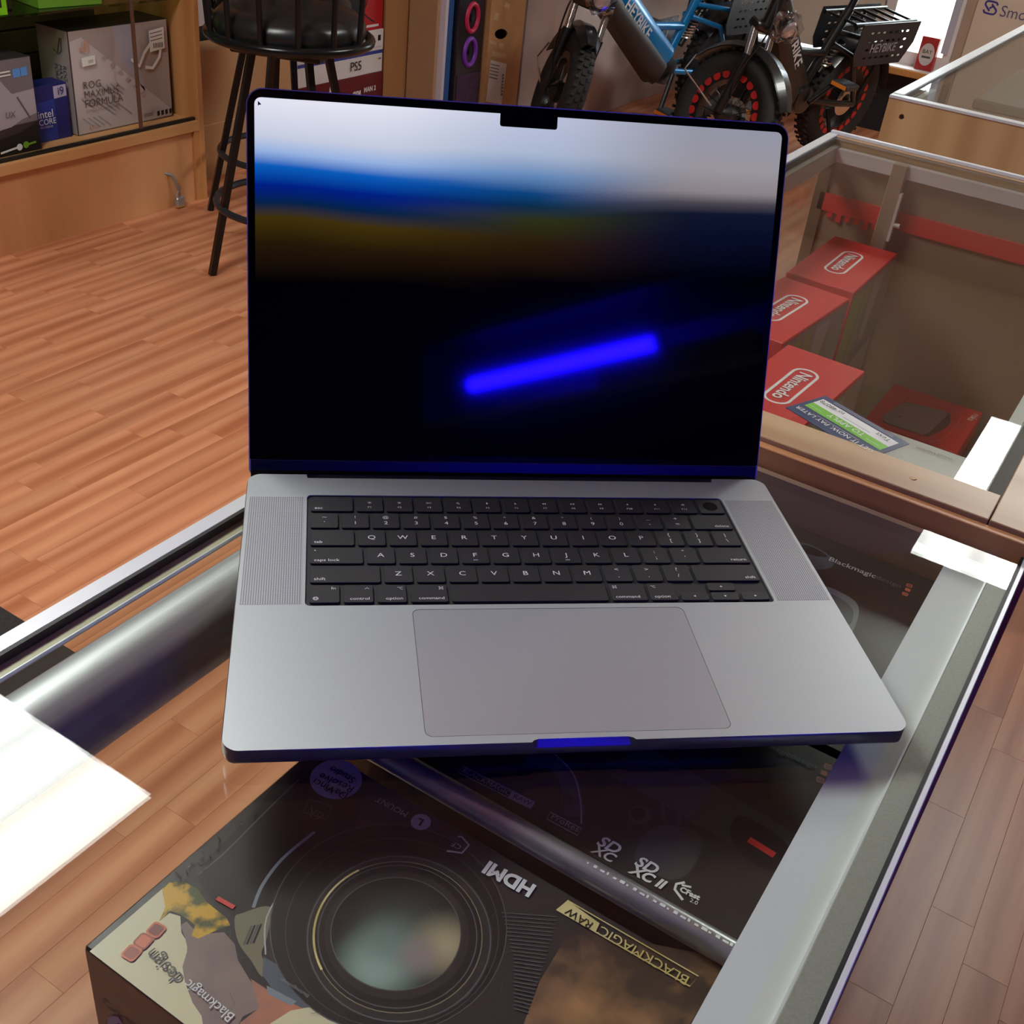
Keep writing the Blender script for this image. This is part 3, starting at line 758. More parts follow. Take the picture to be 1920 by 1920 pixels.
# ------------------------------------------------------------------ front counter (under the laptop)
def counter_front():
    y0, y1 = -1.55, 0.0
    t = thing('glass_display_counter', 'glass-topped display counter that holds the boxed cameras under the laptop', 'display counter', (0.22, (y0 + y1) / 2, 0))
    def P(n, mb, m_, par=None, **k): return mk(n, mb, m_, par or t, world=True, **k)
    P('glass_top', MB().box((0.0098, y0, ZG - 0.006), (0.4395, y1 - 0.004, ZG)), GLASS)
    P('glass_front', MB().box((0.004, y0 + 0.01, 0.46), (0.009, y1 - 0.02, ZG - 0.012)), GLASSV)
    # rail on the aisle side: white lip, dark gasket, aged channel under the glass edge
    P('rail', MB().box((-0.004, y0, ZG - 0.016), (0.0075, y1, ZG - 0.0006), 0.0006), WALU)
    P('gasket', MB().box((0.0075, y0, ZG - 0.008), (0.0098, y1, ZG - 0.0006)), RUBBER)
    P('channel', MB().box((0.0045, y0, ZG - 0.010), (0.0178, y1, ZG - 0.0064)), TANALU)
    P('channel_lip', MB().box((0.0178, y0, ZG - 0.0085), (0.0186, y1, ZG - 0.0062)), WALU)
    # rail on the staff side
    P('staff_rail', MB().box((0.4415, y0, ZG - 0.03), (0.4448, y1, ZG - 0.0004), 0.0005), WALU)
    P('staff_gasket', MB().box((0.4395, y0, ZG - 0.008), (0.4415, y1, ZG - 0.0005)), RUBBER)
    P('staff_channel', MB().box((0.4262, y0, ZG - 0.030), (0.4415, y1, ZG - 0.0075), 0.0006), GREYALU)
    P('channel_step', MB().box((0.4250, y0, ZG - 0.030), (0.4262, y1, ZG - 0.009)), WALU)
    P('staff_skirt', MB().box((0.4395, y0, 0.0), (0.4430, y1, ZG - 0.03)), mat('skirt_brown', (92, 58, 42), 0.5))
    P('white_strip', MB().box((0.397, y0, ZG - 0.030), (0.4262, y1 - 0.006, ZG - 0.0125)), noisy('white_enamel', (220, 224, 222), (228, 231, 229), 12, 0.45))
    # light housing under the aisle edge
    lg = P('light_housing', MB().tube([(0.0405, y0 + 0.05, ZG - 0.034), (0.0405, -0.09, ZG - 0.034)], 0.0262, 28), noisy('brushed_housing', (176, 178, 180), (214, 216, 218), 90, 0.48, 0.8, (1, 0.02, 1), 0.05), smooth=True, sharp=60)
    P('housing_end', MB().tube([(0.0405, -0.09, ZG - 0.034), (0.0405, -0.084, ZG - 0.034)], 0.0268, 28), BLACK, lg)
    # shelf, uprights, plinth
    P('glass_shelf', MB().box((0.142, y0 + 0.01, 0.744), (0.436, y1 - 0.012, 0.750)), GLASSV)
    for yy in (y1 - 0.022, y0 + 0.005):
        P('upright', MB().box((0.001, yy, 0.10), (0.014, yy + 0.015, ZG - 0.02)), WALU)
    P('end_panel', MB().box((0.0, y1 - 0.007, 0.10), (0.4395, y1 - 0.001, ZG - 0.007)), BROWNW)
    P('deck_board', MB().box((0.0, y0, 0.42), (0.439, y1 - 0.007, 0.46)), BROWNW)
    P('plinth', MB().box((0.03, y0 + .02, 0.0), (0.42, y1 - 0.03, 0.42)), BROWNW)
    return t
counter_front()

# ------------------------------------------------------------------ second counter, in line behind it
def counter_second():
    t = thing('glass_display_counter', 'maple-edged glass counter that holds the red game console boxes', 'display counter', (0.2, 0.48, 0))
    def P(n, mb, m_, par=None, **k): return mk(n, mb, m_, par or t, world=True, **k)
    xl, xr, xe, y0, y1 = -0.026, 0.400, 0.449, 0.0015, 0.965
    P('glass_top', MB().box((xl + 0.010, 0.052, ZB - 0.006), (xr, y1 - 0.014, ZB)), GLASS)
    P('front_board', MB().box((xl, y0 + 0.0095, ZB - 0.03), (0.411, 0.052, ZB + 0.0008), 0.0006), MAPLE)
    P('board_edge', MB().box((xl, y0, ZB - 0.10), (xe, y0 + 0.008, ZB - 0.0025), 0.0006), EDGE)
    P('edge_gap', MB().box((xl, y0 + 0.007, ZB - 0.03), (xe, y0 + 0.010, ZB - 0.006)), BROWNW)
    P('top_board', MB().box((0.4118, y0 + 0.0095, ZB - 0.03), (xe, y1, ZB + 0.0008), 0.0006), MAPLE)
    P('screw_head', MB().lathe([(0.0028, 0.0), (0.0022, 0.0006)], 14, (0.352, 0.030, ZB + 0.0006)), mat('screw_brass', (150, 112, 76), 0.4, 0.5))
    P('glass_stop', MB().box((xr, 0.052, ZB - 0.022), (0.4118, y1, ZB - 0.010)), mat('stop_dark', (60, 52, 44), 0.6))
    P('felt_strip', MB().box((xr - 0.012, 0.075, ZB - 0.03), (xr, y1 - .02, ZB - 0.012)), GREYALU)
    P('far_board', MB().box((xl - 0.004, y1 - 0.014, ZB - 0.10), (xe, y1, ZB + 0.001), 0.0008), MAPLE)
    P('far_rail', MB().box((xl - 0.004, y1 - 0.005, ZB + 0.0008), (xe, y1 + 0.003, ZB + 0.0055), 0.0006), WALU)
    P('rail', MB().box((xl - 0.006, 0.01, ZB - 0.018), (xl + 0.008, y1 - 0.005, ZB + 0.0022), 0.0008), WALU)
    P('gasket', MB().box((xl + 0.008, 0.05, ZB - 0.008), (xl + 0.0105, y1 - 0.014, ZB + 0.0002)), RUBBER)
    P('channel', MB().box((xl + 0.004, 0.05, ZB - 0.034), (xl + 0.018, y1 - .014, ZB - 0.010)), mat('pale_channel', (206, 212, 196), 0.5))
    P('glass_front', MB().box((xl, 0.012, 0.46), (xl + 0.005, y1 - 0.012, ZB - 0.02)), GLASSV)
    P('corner_post', MB().box((xl - .001, y1 - 0.022, 0.1), (xl + 0.016, y1 - 0.014, ZB - 0.02)), mat('post_brown', (120, 98, 78), 0.5))
    P('glass_shelf', MB().box((xl + .008, 0.014, 0.622), (xr - .005, y1 - 0.02, 0.628)), GLASSV)
    P('deck_board', MB().box((xl, 0.008, 0.42), (xe - 0.0125, y1 - .014, 0.46)), wood('deck_wood', (122, 94, 74), (142, 112, 90), (160, 130, 106), 'X', 0.5, 0.4, fig=0.6))
    P('plinth', MB().box((xl + 0.03, 0.02, 0.0), (xe - .02, y1 - 0.03, 0.42)), BROWNW)
    P('staff_side', MB().box((xe - 0.012, 0.01, 0.0), (xe, y1 - 0.02, ZB - 0.03)), MAPLEZ)
    P('inner_wall', MB().box((0.4015, 0.012, 0.46), (0.412, y1 - .014, ZB - 0.03)), wood('inner_wall_wood', (150, 122, 98), (166, 138, 112), (180, 152, 126), 'Y', 0.5, 0.5))
    # far end inside: pale panel, red shelf strip, door post with its lock
    P('end_panel', MB().box((xl + .006, y1 - 0.0175, 0.46), (0.4015, y1 - 0.0142, ZB - 0.012)), mat('end_panel_paint', (148, 124, 104), 0.6))
    P('end_band', MB().box((xl + 0.02, y1 - 0.030, ZB - 0.030), (0.3, y1 - 0.0176, ZB - 0.012)), mat('band_white', (222, 214, 214), 0.5))  # plain white band across the inner far end
    RED = mat('strip_red', (226, 48, 50), 0.45)
    rs = P('red_strip', MB().box((xl + .008, y1 - 0.022, 0.874), (0.4014, y1 - 0.0176, 0.900)), RED)
    tb = MB()
    for k in range(7):
        xx = 0.0 + k * 0.014; tb.box((xx, y1 - 0.0215, 0.866 - 0.004 * (k % 3 == 1)), (xx + 0.008, y1 - 0.018, 0.8745))
    P('strip_fringe', tb, RED, rs)
    dp = P('door_post', MB().box((0.078, y1 - 0.036, 0.46), (0.099, y1 - 0.0225, ZB - 0.011), 0.001), mat('post_metal', (178, 160, 140), 0.4, 0.3))
    P('lock_bar', MB().box((0.0995, y1 - 0.040, 0.86), (0.1035, y1 - 0.03, 0.93)).tube([(0.1035, y1 - 0.037, 0.885), (0.112, y1 - 0.037, 0.885)], 0.0035, 10), mat('lock_white', (228, 214, 206), 0.4), dp)
    return t
counter_second()

# ------------------------------------------------------------------ third counter, further back
def counter_third():
    t = thing('glass_display_counter', 'far glass counter with a plain maple end panel and one round hole', 'display counter', (0.3, 2.3, 0))
    def P(n, mb, m_, par=None, **k): return mk(n, mb, m_, par or t, world=True, **k)
    xl, xe, y0, y1 = -0.058, 0.43, 1.372, 3.3
    hx, hz_, hr = -0.028, 0.938, 0.0046
    # end panel with the hole cut through
    oc = circ(hx, hz_, hr, n=16)
    o = [(xl, 0.05), (xe, 0.05), (xe, ZG - 0.003), (xl, ZG - 0.003)]
    ap = o + oc; tr_ = geometry.tessellate_polygon([[Vector((x, y, 0)) for x, y in q] for q in (o, oc)])
    mb = MB()
    for yy, sg in ((y0, 1), (y0 + 0.018, -1)):
        fs = []
        for q in tr_:
            a, b, c = (ap[i] for i in q); cr = (b[0] - a[0]) * (c[1] - a[1]) - (b[1] - a[1]) * (c[0] - a[0]); f = tuple(q) if cr * sg > 0 else tuple(reversed(q)); fs.append(f)
        mb.add([(x, yy, z) for x, z in ap], fs)
    mb.add([(x, y0, z) for x, z in oc] + [(x, y0 + 0.018, z) for x, z in oc], [(i, 16 + i, 16 + (i + 1) % 16, (i + 1) % 16) for i in range(16)])
    mb.add([(xl, y0, 0.05), (xl, y0 + 0.018, 0.05), (xl, y0 + 0.018, ZG - 0.003), (xl, y0, ZG - 0.003)], [(0, 3, 2, 1)])
    pn = P('end_panel', mb, MAPLEZ)
    P('end_rail', MB().box((xl, y0 - 0.002, ZG - 0.003), (xe, y0 + 0.018, ZG + 0.002), 0.0006), WALU)
    P('rail', MB().box((xl, y0 + 0.018, ZG - 0.014), (xl + 0.020, y1, ZG + 0.003), 0.001), WALU)
    P('gasket', MB().box((xl + 0.020, y0 + 0.018, ZG - 0.006), (xl + 0.024, y1, ZG)), RUBBER)
    P('glass_top', MB().box((xl + 0.024, y0 + 0.018, ZG - 0.006), (xe - 0.012, y1, ZG)), GLASS)
    P('glass_front', MB().box((xl + .003, y0 + 0.02, 0.46), (xl + 0.008, y1, ZG - 0.016)), GLASSV)
    P('deck_board', MB().box((xl, y0 + 0.018, 0.42), (xe - 0.012, y1, 0.46)), mat('deck_grey', (116, 112, 104), 0.5))
    P('plinth', MB().box((xl + .03, y0 + .02, 0), (xe - .03, y1, 0.42)), BROWNW)
    P('staff_side', MB().box((xe - 0.012, y0 + 0.018, 0.05), (xe, y1, ZG)), MAPLEZ)
    P('side_glass_band', MB().box((xl + 0.024, y0 + 0.0185, ZG - 0.05), (xl + 0.034, y0 + 0.2, ZG - 0.012)), mat('pale_glass_edge', (196, 214, 204), 0.4))
    P('light_housing', MB().box((0.03, y0 + 0.3, ZG - 0.05), (0.30, y1 - .1, ZG - 0.03), 0.004), mat('housing_grey', (120, 120, 114), 0.4, 0.3))
    return t
counter_third()

# ------------------------------------------------------------------ boxed cameras in the front counter
ZT1 = 0.93
CHAR = mat('carton_charcoal', (54, 52, 52), 0.28, coat=0.35)
CHAR2 = mat('carton_graphite', (76, 76, 80), 0.3, coat=0.35)
SEAM = mat('carton_black', (36, 35, 36), 0.3, coat=0.35)
CREAM = mat('print_cream', (226, 216, 176), 0.3, coat=0.35)
MAUVE = noisy('print_mountain', (136, 116, 112), (158, 132, 122), 60, 0.3, lo=0.3, hi=0.7, coat=0.35)
ROCK = noisy('print_rock', (206, 132, 100), (168, 118, 104), 70, 0.3, coat=0.35)
LEAF = noisy('print_foliage', (88, 92, 50), (226, 176, 52), 110, 0.3, lo=0.42, hi=0.58, coat=0.35)
OCHRE = mat('print_ochre', (134, 126, 100), 0.3, coat=0.35)
SLATE = mat('print_slate', (92, 102, 112), 0.3, coat=0.35)
STEEL = mat('print_steel', (136, 146, 152), 0.3)
REDP = mat('print_red', (224, 62, 58), 0.35)
ORANGE = mat('print_orange', (226, 120, 84), 0.35)
ORANGE2 = mat('print_orange_dark', (176, 92, 74), 0.35)
PLUM = mat('print_plum', (140, 70, 66), 0.35)
GOLD = noisy('print_gold', (206, 186, 108), (236, 220, 156), 40, 0.35)
EARTH = noisy('print_earth', (70, 58, 50), (190, 140, 98), 28, 0.3, lo=0.45, hi=0.75, coat=0.35)
INDIGO = mat('print_indigo', (84, 84, 100), 0.3, coat=0.3)
DGREY = mat('print_dark_grey', (92, 90, 92), 0.4)
LGREY = mat('print_light_grey', (186, 184, 186), 0.4)
def lens_mat(cx, cy, r):
    M = mat('print_lens_glass', (60, 64, 62), 0.2, coat=0.4); b = M.node_tree.nodes['Principled BSDF']
    tc = nd(M, 'ShaderNodeTexCoord'); col = None
    for (dx, dy, rad, c) in ((0.0, 0.0, 2.2, (46, 50, 48)), (0.15, -0.15, 1.2, (104, 116, 110)), (0.10, -0.62, 0.85, (176, 204, 190)), (0.0, -0.2, 0.7, (128, 148, 140)), (0.74, 0.30, 0.75, (198, 184, 146)), (0.50, -0.1, 0.5, (158, 142, 142))):
        if col is None:
            n = nd(M, 'ShaderNodeRGB'); n.outputs[0].default_value = lin(c); col = n.outputs[0]; continue
        mp = nd(M, 'ShaderNodeVectorMath', operation='DISTANCE'); mp.inputs[1].default_value = (cx + dx * r, cy + dy * r, 0)
        lk(M, tc.outputs['Object'], mp.inputs[0])
        mr = nd(M, 'ShaderNodeMapRange', interpolation_type='SMOOTHSTEP'); mr.inputs[1].default_value = 0; mr.inputs[2].default_value = rad * r; mr.inputs[3].default_value = 0.85; mr.inputs[4].default_value = 0
        lk(M, mp.outputs['Value'], mr.inputs[0])
        mx = nd(M, 'ShaderNodeMix', data_type='RGBA'); lk(M, mr.outputs[0], mx.inputs[0]); lk(M, col, mx.inputs[6]); mx.inputs[7].default_value = lin(c); col = mx.outputs[2]
    lk(M, col, b.inputs['Base Color'])
    return M

def logo3(pr, pts, z, s, ang):
    for (u, v), m_ in zip(pts, (PLUM, ORANGE, ORANGE2)):
        c = PZ(u, v, z)
        for q, mm in ((s, ORANGE if m_ is not ORANGE else ORANGE2), (s * 0.76, m_)):
            o = [(c.x + x * math.cos(ang) - y * math.sin(ang), c.y + x * math.sin(ang) + y * math.cos(ang)) for x, y in rr(-q, -q, q, q, q * .45, 3)]
            pr.poly(o, mm)

def box_one():
    t, a, b, h = carton('camera_box', 'boxed camera carton with a big printed lens and a cream mountain corner', 'box', (0.156, -0.5555, 0.7505), (0.408, -0.400, ZT1), SEAM)
    z = ZT1; q = lambda pts: pz2(pts, z)
    pr = zprint(t, 'printed_top', z)
    pr.poly([(0.1575, -0.554), (0.407, -0.554), (0.407, -0.4015), (0.1575, -0.4015)], CHAR)
    pr.poly(q([(980, 1925), (1012, 1840), (1060, 1760), (1100, 1745), (1375, 1800), (1330, 1860), (1290, 1925)]), EARTH)
    pr.poly(q([(168, 1784), (306, 1665), (314, 1692), (299, 1727), (318, 1712), (338, 1718), (340, 1749), (352, 1768), (350, 1792), (342, 1813), (348, 1845), (361, 1877), (372, 1878), (385, 1899), (380, 1935), (352, 1925)]), CREAM)
    pr.poly(q([(338, 1735), (350, 1728), (372, 1752), (420, 1748), (440, 1770), (446, 1800), (470, 1840), (505, 1870), (488, 1890), (455, 1906), (438, 1940), (383, 1940), (378, 1905), (361, 1880), (350, 1850), (342, 1813), (352, 1780), (346, 1755)]), MAUVE)
    pr.poly(q([(470, 1835), (520, 1868), (560, 1885), (640, 1898), (560, 1925), (500, 1960), (438, 1960), (450, 1918), (486, 1890)]), ROCK)
    pr.poly(q([(545, 1895), (600, 1885), (660, 1900), (760, 1925), (760, 1960), (480, 1960), (498, 1925)]), CREAM)
    pr.poly(q([(304, 1668), (318, 1655), (345, 1652), (372, 1668), (386, 1690), (425, 1722), (432, 1735), (398, 1748), (372, 1760), (358, 1755), (366, 1735), (350, 1722), (336, 1714), (320, 1708), (300, 1726), (310, 1700)]), LEAF)
    # camera body and grip
    pr.poly(q(spline([(372, 1640), (400, 1600), (470, 1530), (540, 1450), (640, 1440), (690, 1470), (640, 1590), (560, 1660), (520, 1740), (500, 1800), (470, 1770), (440, 1722), (385, 1672)], 5)), SEAM)
    pr.poly(q(spline([(440, 1722), (455, 1712), (505, 1700), (512, 1740), (496, 1830), (470, 1800), (446, 1765)], 5)), OCHRE)
    pr.poly(q(spline([(500, 1760), (520, 1690), (580, 1610), (640, 1590), (640, 1700), (640, 1850), (560, 1860), (494, 1800)], 5)), CHAR)
    pr.poly(q([(494, 1794), (560, 1832), (628, 1878), (600, 1888), (566, 1890), (520, 1868), (492, 1828)]), SLATE)
    pr.poly(q([(500, 1848), (556, 1878), (546, 1886), (502, 1864)]), STEEL)
    pr.line(q(spline([(475, 1702), (492, 1660), (530, 1610), (590, 1560)], 5, False)), 0.0016, STEEL)
    pr.line(q(spline([(372, 1640), (420, 1600), (500, 1520), (560, 1462)], 5, False)), 0.0007, DGREY)
    pr.line(q(spline([(498, 1790), (500, 1720), (545, 1650), (600, 1600)], 5, False)), 0.0007, LGREY)
    for k in range(4): pr.line(q([(457 + k * 6, 1772 - k), (472 + k * 6, 1736 - k)]), 0.0009, SEAM if k % 2 else DGREY)
    # lens rings
    def ring_(cu, cv, ru, rv, w, m_): pr.line(q([(cu + ru * math.cos(x * .131), cv + rv * math.sin(x * .131)) for x in range(48)]), w, m_, True)
    def disc(cu, cv, ru, rv, m_): pr.poly(q([(cu + ru * math.cos(x * .131), cv + rv * math.sin(x * .131)) for x in range(48)]), m_)
    disc(728, 1742, 222, 196, SEAM); ring_(728, 1742, 222, 196, 0.0005, DGREY); ring_(735, 1750, 200, 178, 0.0004, CHAR2)
    disc(748, 1761, 176, 158, CHAR); ring_(748, 1761, 172, 155, 0.0006, DGREY); disc(746, 1758, 158, 142, SEAM); ring_(746, 1758, 158, 142, 0.0005, OCHRE); pr.line(q([(746 + 158 * math.cos(x * .09), 1758 + 142 * math.sin(x * .09)) for x in range(30, 48)]), 0.0010, GOLD)
    ring_(745, 1757, 149, 134, 0.0005, DGREY); disc(744, 1755, 136, 120, CHAR)
    c0, c1 = PZ(742, 1752, z), PZ(742 + 120, 1752, z)
    disc(742, 1752, 122, 106, lens_mat(c0.x, c0.y, (c1 - c0).length))
    ring_(742, 1752, 122, 106, 0.0005, DGREY)
    for k in range(26):
        v = 1712 + k * 7.2; pr.line(q([(962 + (k % 3) - 22 * abs(k - 12) / 12 * (k < 12), v), (1046 - k * 2.2, v + 8)]), 0.0005, DGREY)
    # marks
    pr.line(q([(407, 1685), (439, 1703)]), 0.0022, REDP)
    logo3(pr, [(293, 1745), (269, 1766), (247, 1788)], z, 0.0036, 0.1)
    pr.poly(q([(630 + 49 * math.cos(x * .157), 1463 + 37 * math.sin(x * .157)) for x in range(40)]), LGREY)
    pr.line(q([(580, 1500), (624, 1514), (612, 1538), (568, 1524)]), 0.0007, DGREY, True)
    pr.poly(q([(789 + 19 * math.cos(x * .26), 1543 + 15 * math.sin(x * .26)) for x in range(24)]), LGREY)
    pr.line(q([(838, 1597), (866, 1601), (879, 1586), (866, 1571), (858, 1570)]), 0.0011, LGREY)
    plate = q([(1309, 1832), (1293, 1851), (1043, 1707), (1064, 1690)])
    pr.line(plate, 0.0007, GOLD, True); pr.poly(q([(1124, 1733), (1116, 1750), (1043, 1707), (1064, 1690)]), GOLD)
    pr.done()
    random.seed(11); cr_ = MB()
    for k in range(30):     # raised creases of the clear shrink wrap along the edge
        f = random.random(); u, v = 312 + 150 * f + random.uniform(2, 26), 1660 - 138 * f + random.uniform(2, 14)
        A_, B_ = PZ(u, v, z), PZ(u + random.uniform(-9, 9), v + random.uniform(-12, 2), z)
        if (B_ - A_).length > 0.001: cr_.tube([A_ + Vector((0, 0, .0006)), (A_ + B_) / 2 + Vector((0, 0, .0011)), B_ + Vector((0, 0, .0006))], 0.0004, 6)
    mk('shrink_creases', cr_, glass('wrap_film_clear', (246, 248, 250), 0.10, 0.05, 3.0), t, world=True, smooth=True, kind='stuff')
    cz = zprint(t, 'wrap_scratches', z + 0.0008, 0.000001)
    for k in range(14):
        u, v = random.uniform(420, 1000), random.uniform(1480, 1900)
        cz.line(q([(u, v), (u + random.uniform(-26, 26), v + random.uniform(-26, 26))]), 0.00018, DGREY)
    cz.done()
    ptext(t, 'Blackmagic', (441, 1905), (356, 1838), z, WHITE, off=0.0009)
    ptext(t, 'design', (346, 1833), (290, 1779), z, DGREY, off=0.0009)
    for s_, a_, b_ in (('Includes', (646, 1489), (612, 1478)), ('DaVinci', (654, 1490), (592, 1462)), ('Resolve', (665, 1478), (604, 1451)), ('Studio', (668, 1462), (624, 1438))):
        ptext(t, s_, a_, b_, z, BLACK, off=0.0009)
    ptext(t, '6K', (610, 1529), (582, 1512), z, DGREY, off=0.0009)
    ptext(t, 'MOUNT', (766, 1526), (710, 1496), z, LGREY, off=0.0009); ptext(t, 'L', (795, 1540), (785, 1536), z, BLACK, off=0.00095, bold=0.0003)
    ptext(t, 'CF', (866, 1588), (850, 1580), z, LGREY, off=0.0009); ptext(t, 'express', (862, 1578), (846, 1570), z, DGREY, off=0.0009)
    ptext(t, 'HDMI', (1005, 1664), (917, 1617), z, WHITE, off=0.0009, bold=0.0006)
    ptext(t, 'BLACKMAGIC', (1292, 1834), (1128, 1738), z, GOLD, off=0.0009); ptext(t, 'RAW', (1112, 1733), (1066, 1703), z, BLACK, off=0.00095)
    ptext(t, 'Blackmagicdesign', (580, 1868), (528, 1836), z, STEEL, off=0.0009)
    # front side
    A = PY_(190, 1868, -0.5555)
    text(t, 'Cinema Camera', 0.0095, (A.x, -0.5555, A.z - 0.003), (1, 0, 0), (0, 0, 1), DGREY, 'LEFT', 'CENTER', world=True)
    text(t, '6K', 0.030, (A.x + 0.001, -0.5555, A.z - 0.018), (1, 0, 0), (0, 0, 1), LGREY, 'LEFT', 'CENTER', world=True, bold=0.0008)
    pf = Print(t, 'printed_front', (0.156, -0.5555, 0.7505), (1, 0, 0), (0, 0, 1), 0.0001, world=True)
    pf.poly([(0.001, 0.001), (0.251, 0.001), (0.251, 0.1775), (0.001, 0.1775)], mat('print_umber', (84, 68, 62), 0.35, coat=0.3)); pf.done()

def sdxc(pr, t, u, v, z, sub, sub2=''):
    ptext(t, 'SD', (u - 18, v), (u + 22, v + 21), z, WHITE, off=0.0008, shear=0.25, bold=0.0003)
    ptext(t, 'XC' + sub2, (u - 30, v + 14), (u + 14 + 8 * len(sub2), v + 37 + 4 * len(sub2)), z, WHITE, off=0.0008, shear=0.25, bold=0.0003)
    ptext(t, sub, (u - 44, v + 12), (u + 10, v + 42), z, DGREY, off=0.0008)

def box_two():
    t, a, b, h = carton('camera_box', 'boxed camera carton printed with recording format logos and a red dash', 'box', (0.150, -0.3765, 0.7505), (0.410, -0.2265, ZT1), SEAM)
    z = ZT1; q = lambda pts: pz2(pts, z)
    pr = zprint(t, 'printed_top', z)
    pr.poly([(0.1515, -0.375), (0.4085, -0.375), (0.4085, -0.228), (0.1515, -0.228)], CHAR)
    pr.poly(q([(1215, 1400), (1520, 1580), (1480, 1640), (1330, 1560), (1230, 1500), (1120, 1440)]), CHAR2)
    pr.poly(q(spline([(1376, 1536), (1400, 1532), (1470, 1576), (1476, 1612), (1452, 1634), (1400, 1612), (1370, 1570)], 5)), SEAM)
    pr.line(q(spline([(985, 1420), (1040, 1432), (1068, 1470), (1078, 1530)], 5, False)), 0.0105, INDIGO)
    pr.line(q(spline([(1040, 1414), (1074, 1450), (1088, 1500), (1090, 1545)], 5, False)), 0.0008, LGREY)
    pr.poly(q([(1065 + 14 * math.cos(x * .26), 1500 + 13 * math.sin(x * .26)) for x in range(24)]), CHAR); pr.line(q([(1065 + 13 * math.cos(x * .26), 1500 + 12 * math.sin(x * .26)) for x in range(24)]), 0.0006, DGREY, True)
    pr.poly(q([(1200 + 22 * math.cos(x * .26), 1528 + 18 * math.sin(x * .26)) for x in range(24)]), CHAR2); pr.poly(q([(1197 + 14 * math.cos(x * .26), 1526 + 12 * math.sin(x * .26)) for x in range(24)]), SEAM)
    pr.poly(q(spline([(1230, 1550), (1312, 1564), (1304, 1620), (1260, 1650), (1190, 1610)], 5)), CHAR2)
    for k in range(3): pr.line(q([(1240 + 30 * k, 1485 + 10 * k), (1244 + 30 * k, 1535 + 6 * k)]), 0.002, CHAR2)
    pr.line(q([(1404, 1574), (1452, 1604)]), 0.0042, REDP)
    logo3(pr, [(1553, 1438), (1545, 1450), (1538, 1463)], z, 0.0022, 0.15)
    pr.line(q([(868, 1437), (1003, 1505), (995, 1517), (860, 1449)]), 0.0006, LGREY, True); pr.poly(q([(960, 1484), (1003, 1505), (995, 1517), (952, 1497)]), LGREY)
    pr.line(q([(1032, 1523), (1090, 1554), (1083, 1567), (1025, 1536)]), 0.0006, LGREY, True)
    pr.line(q([(1284, 1655), (1268, 1658), (1265, 1668), (1280, 1688)]), 0.0014, WHITE); pr.line(q([(1278, 1660), (1296, 1664)]), 0.0012, WHITE)
    pr.done()
    ptext(t, 'BLACKMAGIC', (866, 1449), (954, 1494), z, LGREY, off=0.0008); ptext(t, 'RAW', (961, 1498), (993, 1513), z, BLACK, off=0.00085)
    ptext(t, 'ProRes', (1032, 1536), (1082, 1562), z, LGREY, off=0.0008); ptext(t, 'Apple ProRes', (1022, 1548), (1068, 1572), z, CHAR2, off=0.0008)
    ptext(t, 'Blackmagic RAW', (890, 1470), (945, 1500), z, CHAR2, off=0.0008)
    sdxc(pr, t, 1135, 1584, z, 'HD Recorders'); sdxc(pr, t, 1206, 1622, z, 'UHS-II 4K Recorders', ' II')
    ptext(t, 'CFast', (1273, 1672), (1310, 1690), z, WHITE, off=0.0008, bold=0.0002); ptext(t, '2.0', (1292, 1692), (1306, 1699), z, WHITE, off=0.0008)
    ptext(t, 'Blackmagicdesign', (1398, 1386), (1528, 1443), z, DGREY, off=0.0008)

def box_three():
    t, a, b, h = carton('camera_box', 'boxed camera carton whose white maker name and orange squares show beside the laptop', 'box', (0.150, -0.2215, 0.7505), (0.410, -0.0095, ZT1), SEAM)
    z = ZT1; q = lambda pts: pz2(pts, z)
    pr = zprint(t, 'printed_top', z)
    pr.poly([(0.1515, -0.220), (0.4085, -0.220), (0.4085, -0.011), (0.1515, -0.011)], mat('carton_soot', (52, 50, 50), 0.3, coat=0.3))
    pr.poly(q(spline([(1480, 1016), (1520, 1022), (1560, 1046), (1558, 1064), (1520, 1066), (1480, 1040)], 5)), SLATE)
    pr.poly(q(spline([(1480, 1020), (1520, 1024), (1552, 1044), (1520, 1040)], 5)), SEAM)
    pr.poly(q(spline([(1540, 1100), (1590, 1118), (1610, 1140), (1604, 1172), (1590, 1190), (1560, 1160)], 5)), STEEL)
    pr.poly(q(spline([(1550, 1112), (1584, 1128), (1600, 1146), (1596, 1168), (1584, 1170), (1566, 1150)], 5)), SLATE)
    logo3(pr, [(1705, 1098), (1702, 1106), (1697, 1114)], z, 0.0020, 0.1)
    pr.done()
    ptext(t, 'Blackmagic', (1553, 1052), (1640, 1086), z, WHITE, off=0.0007); ptext(t, 'design', (1641, 1086), (1687, 1104), z, GREY, off=0.0007)
box_one(); box_two(); box_three()

# silver tube lying in the gap between the first two cartons
rod = thing('metal_tube', 'silver tube with fine white print lying between two camera boxes', 'tube', (0.28, -0.388, 0.9255))
mk('tube_body', MB().tube([(0.16, -0.3885, 0.9365), (0.4085, -0.3885, 0.9365)], 0.0068, 20), noisy('silver_tube', (176, 178, 182), (198, 200, 204), 120, 0.28, 0.75, (0.1, 1, 1)), rod, smooth=True, world=True, sharp=60)
tk = MB()
for k in range(24):
    x = 0.318 + k * 0.0036; tk.box((x, -0.3900, 0.94285), (x + 0.0008 + 0.0008 * (k % 3) + k * 0.00003, -0.3888 + 0.0006 * (k % 2), 0.94342))
mk('fine_print', tk, WHITE, rod, world=True)

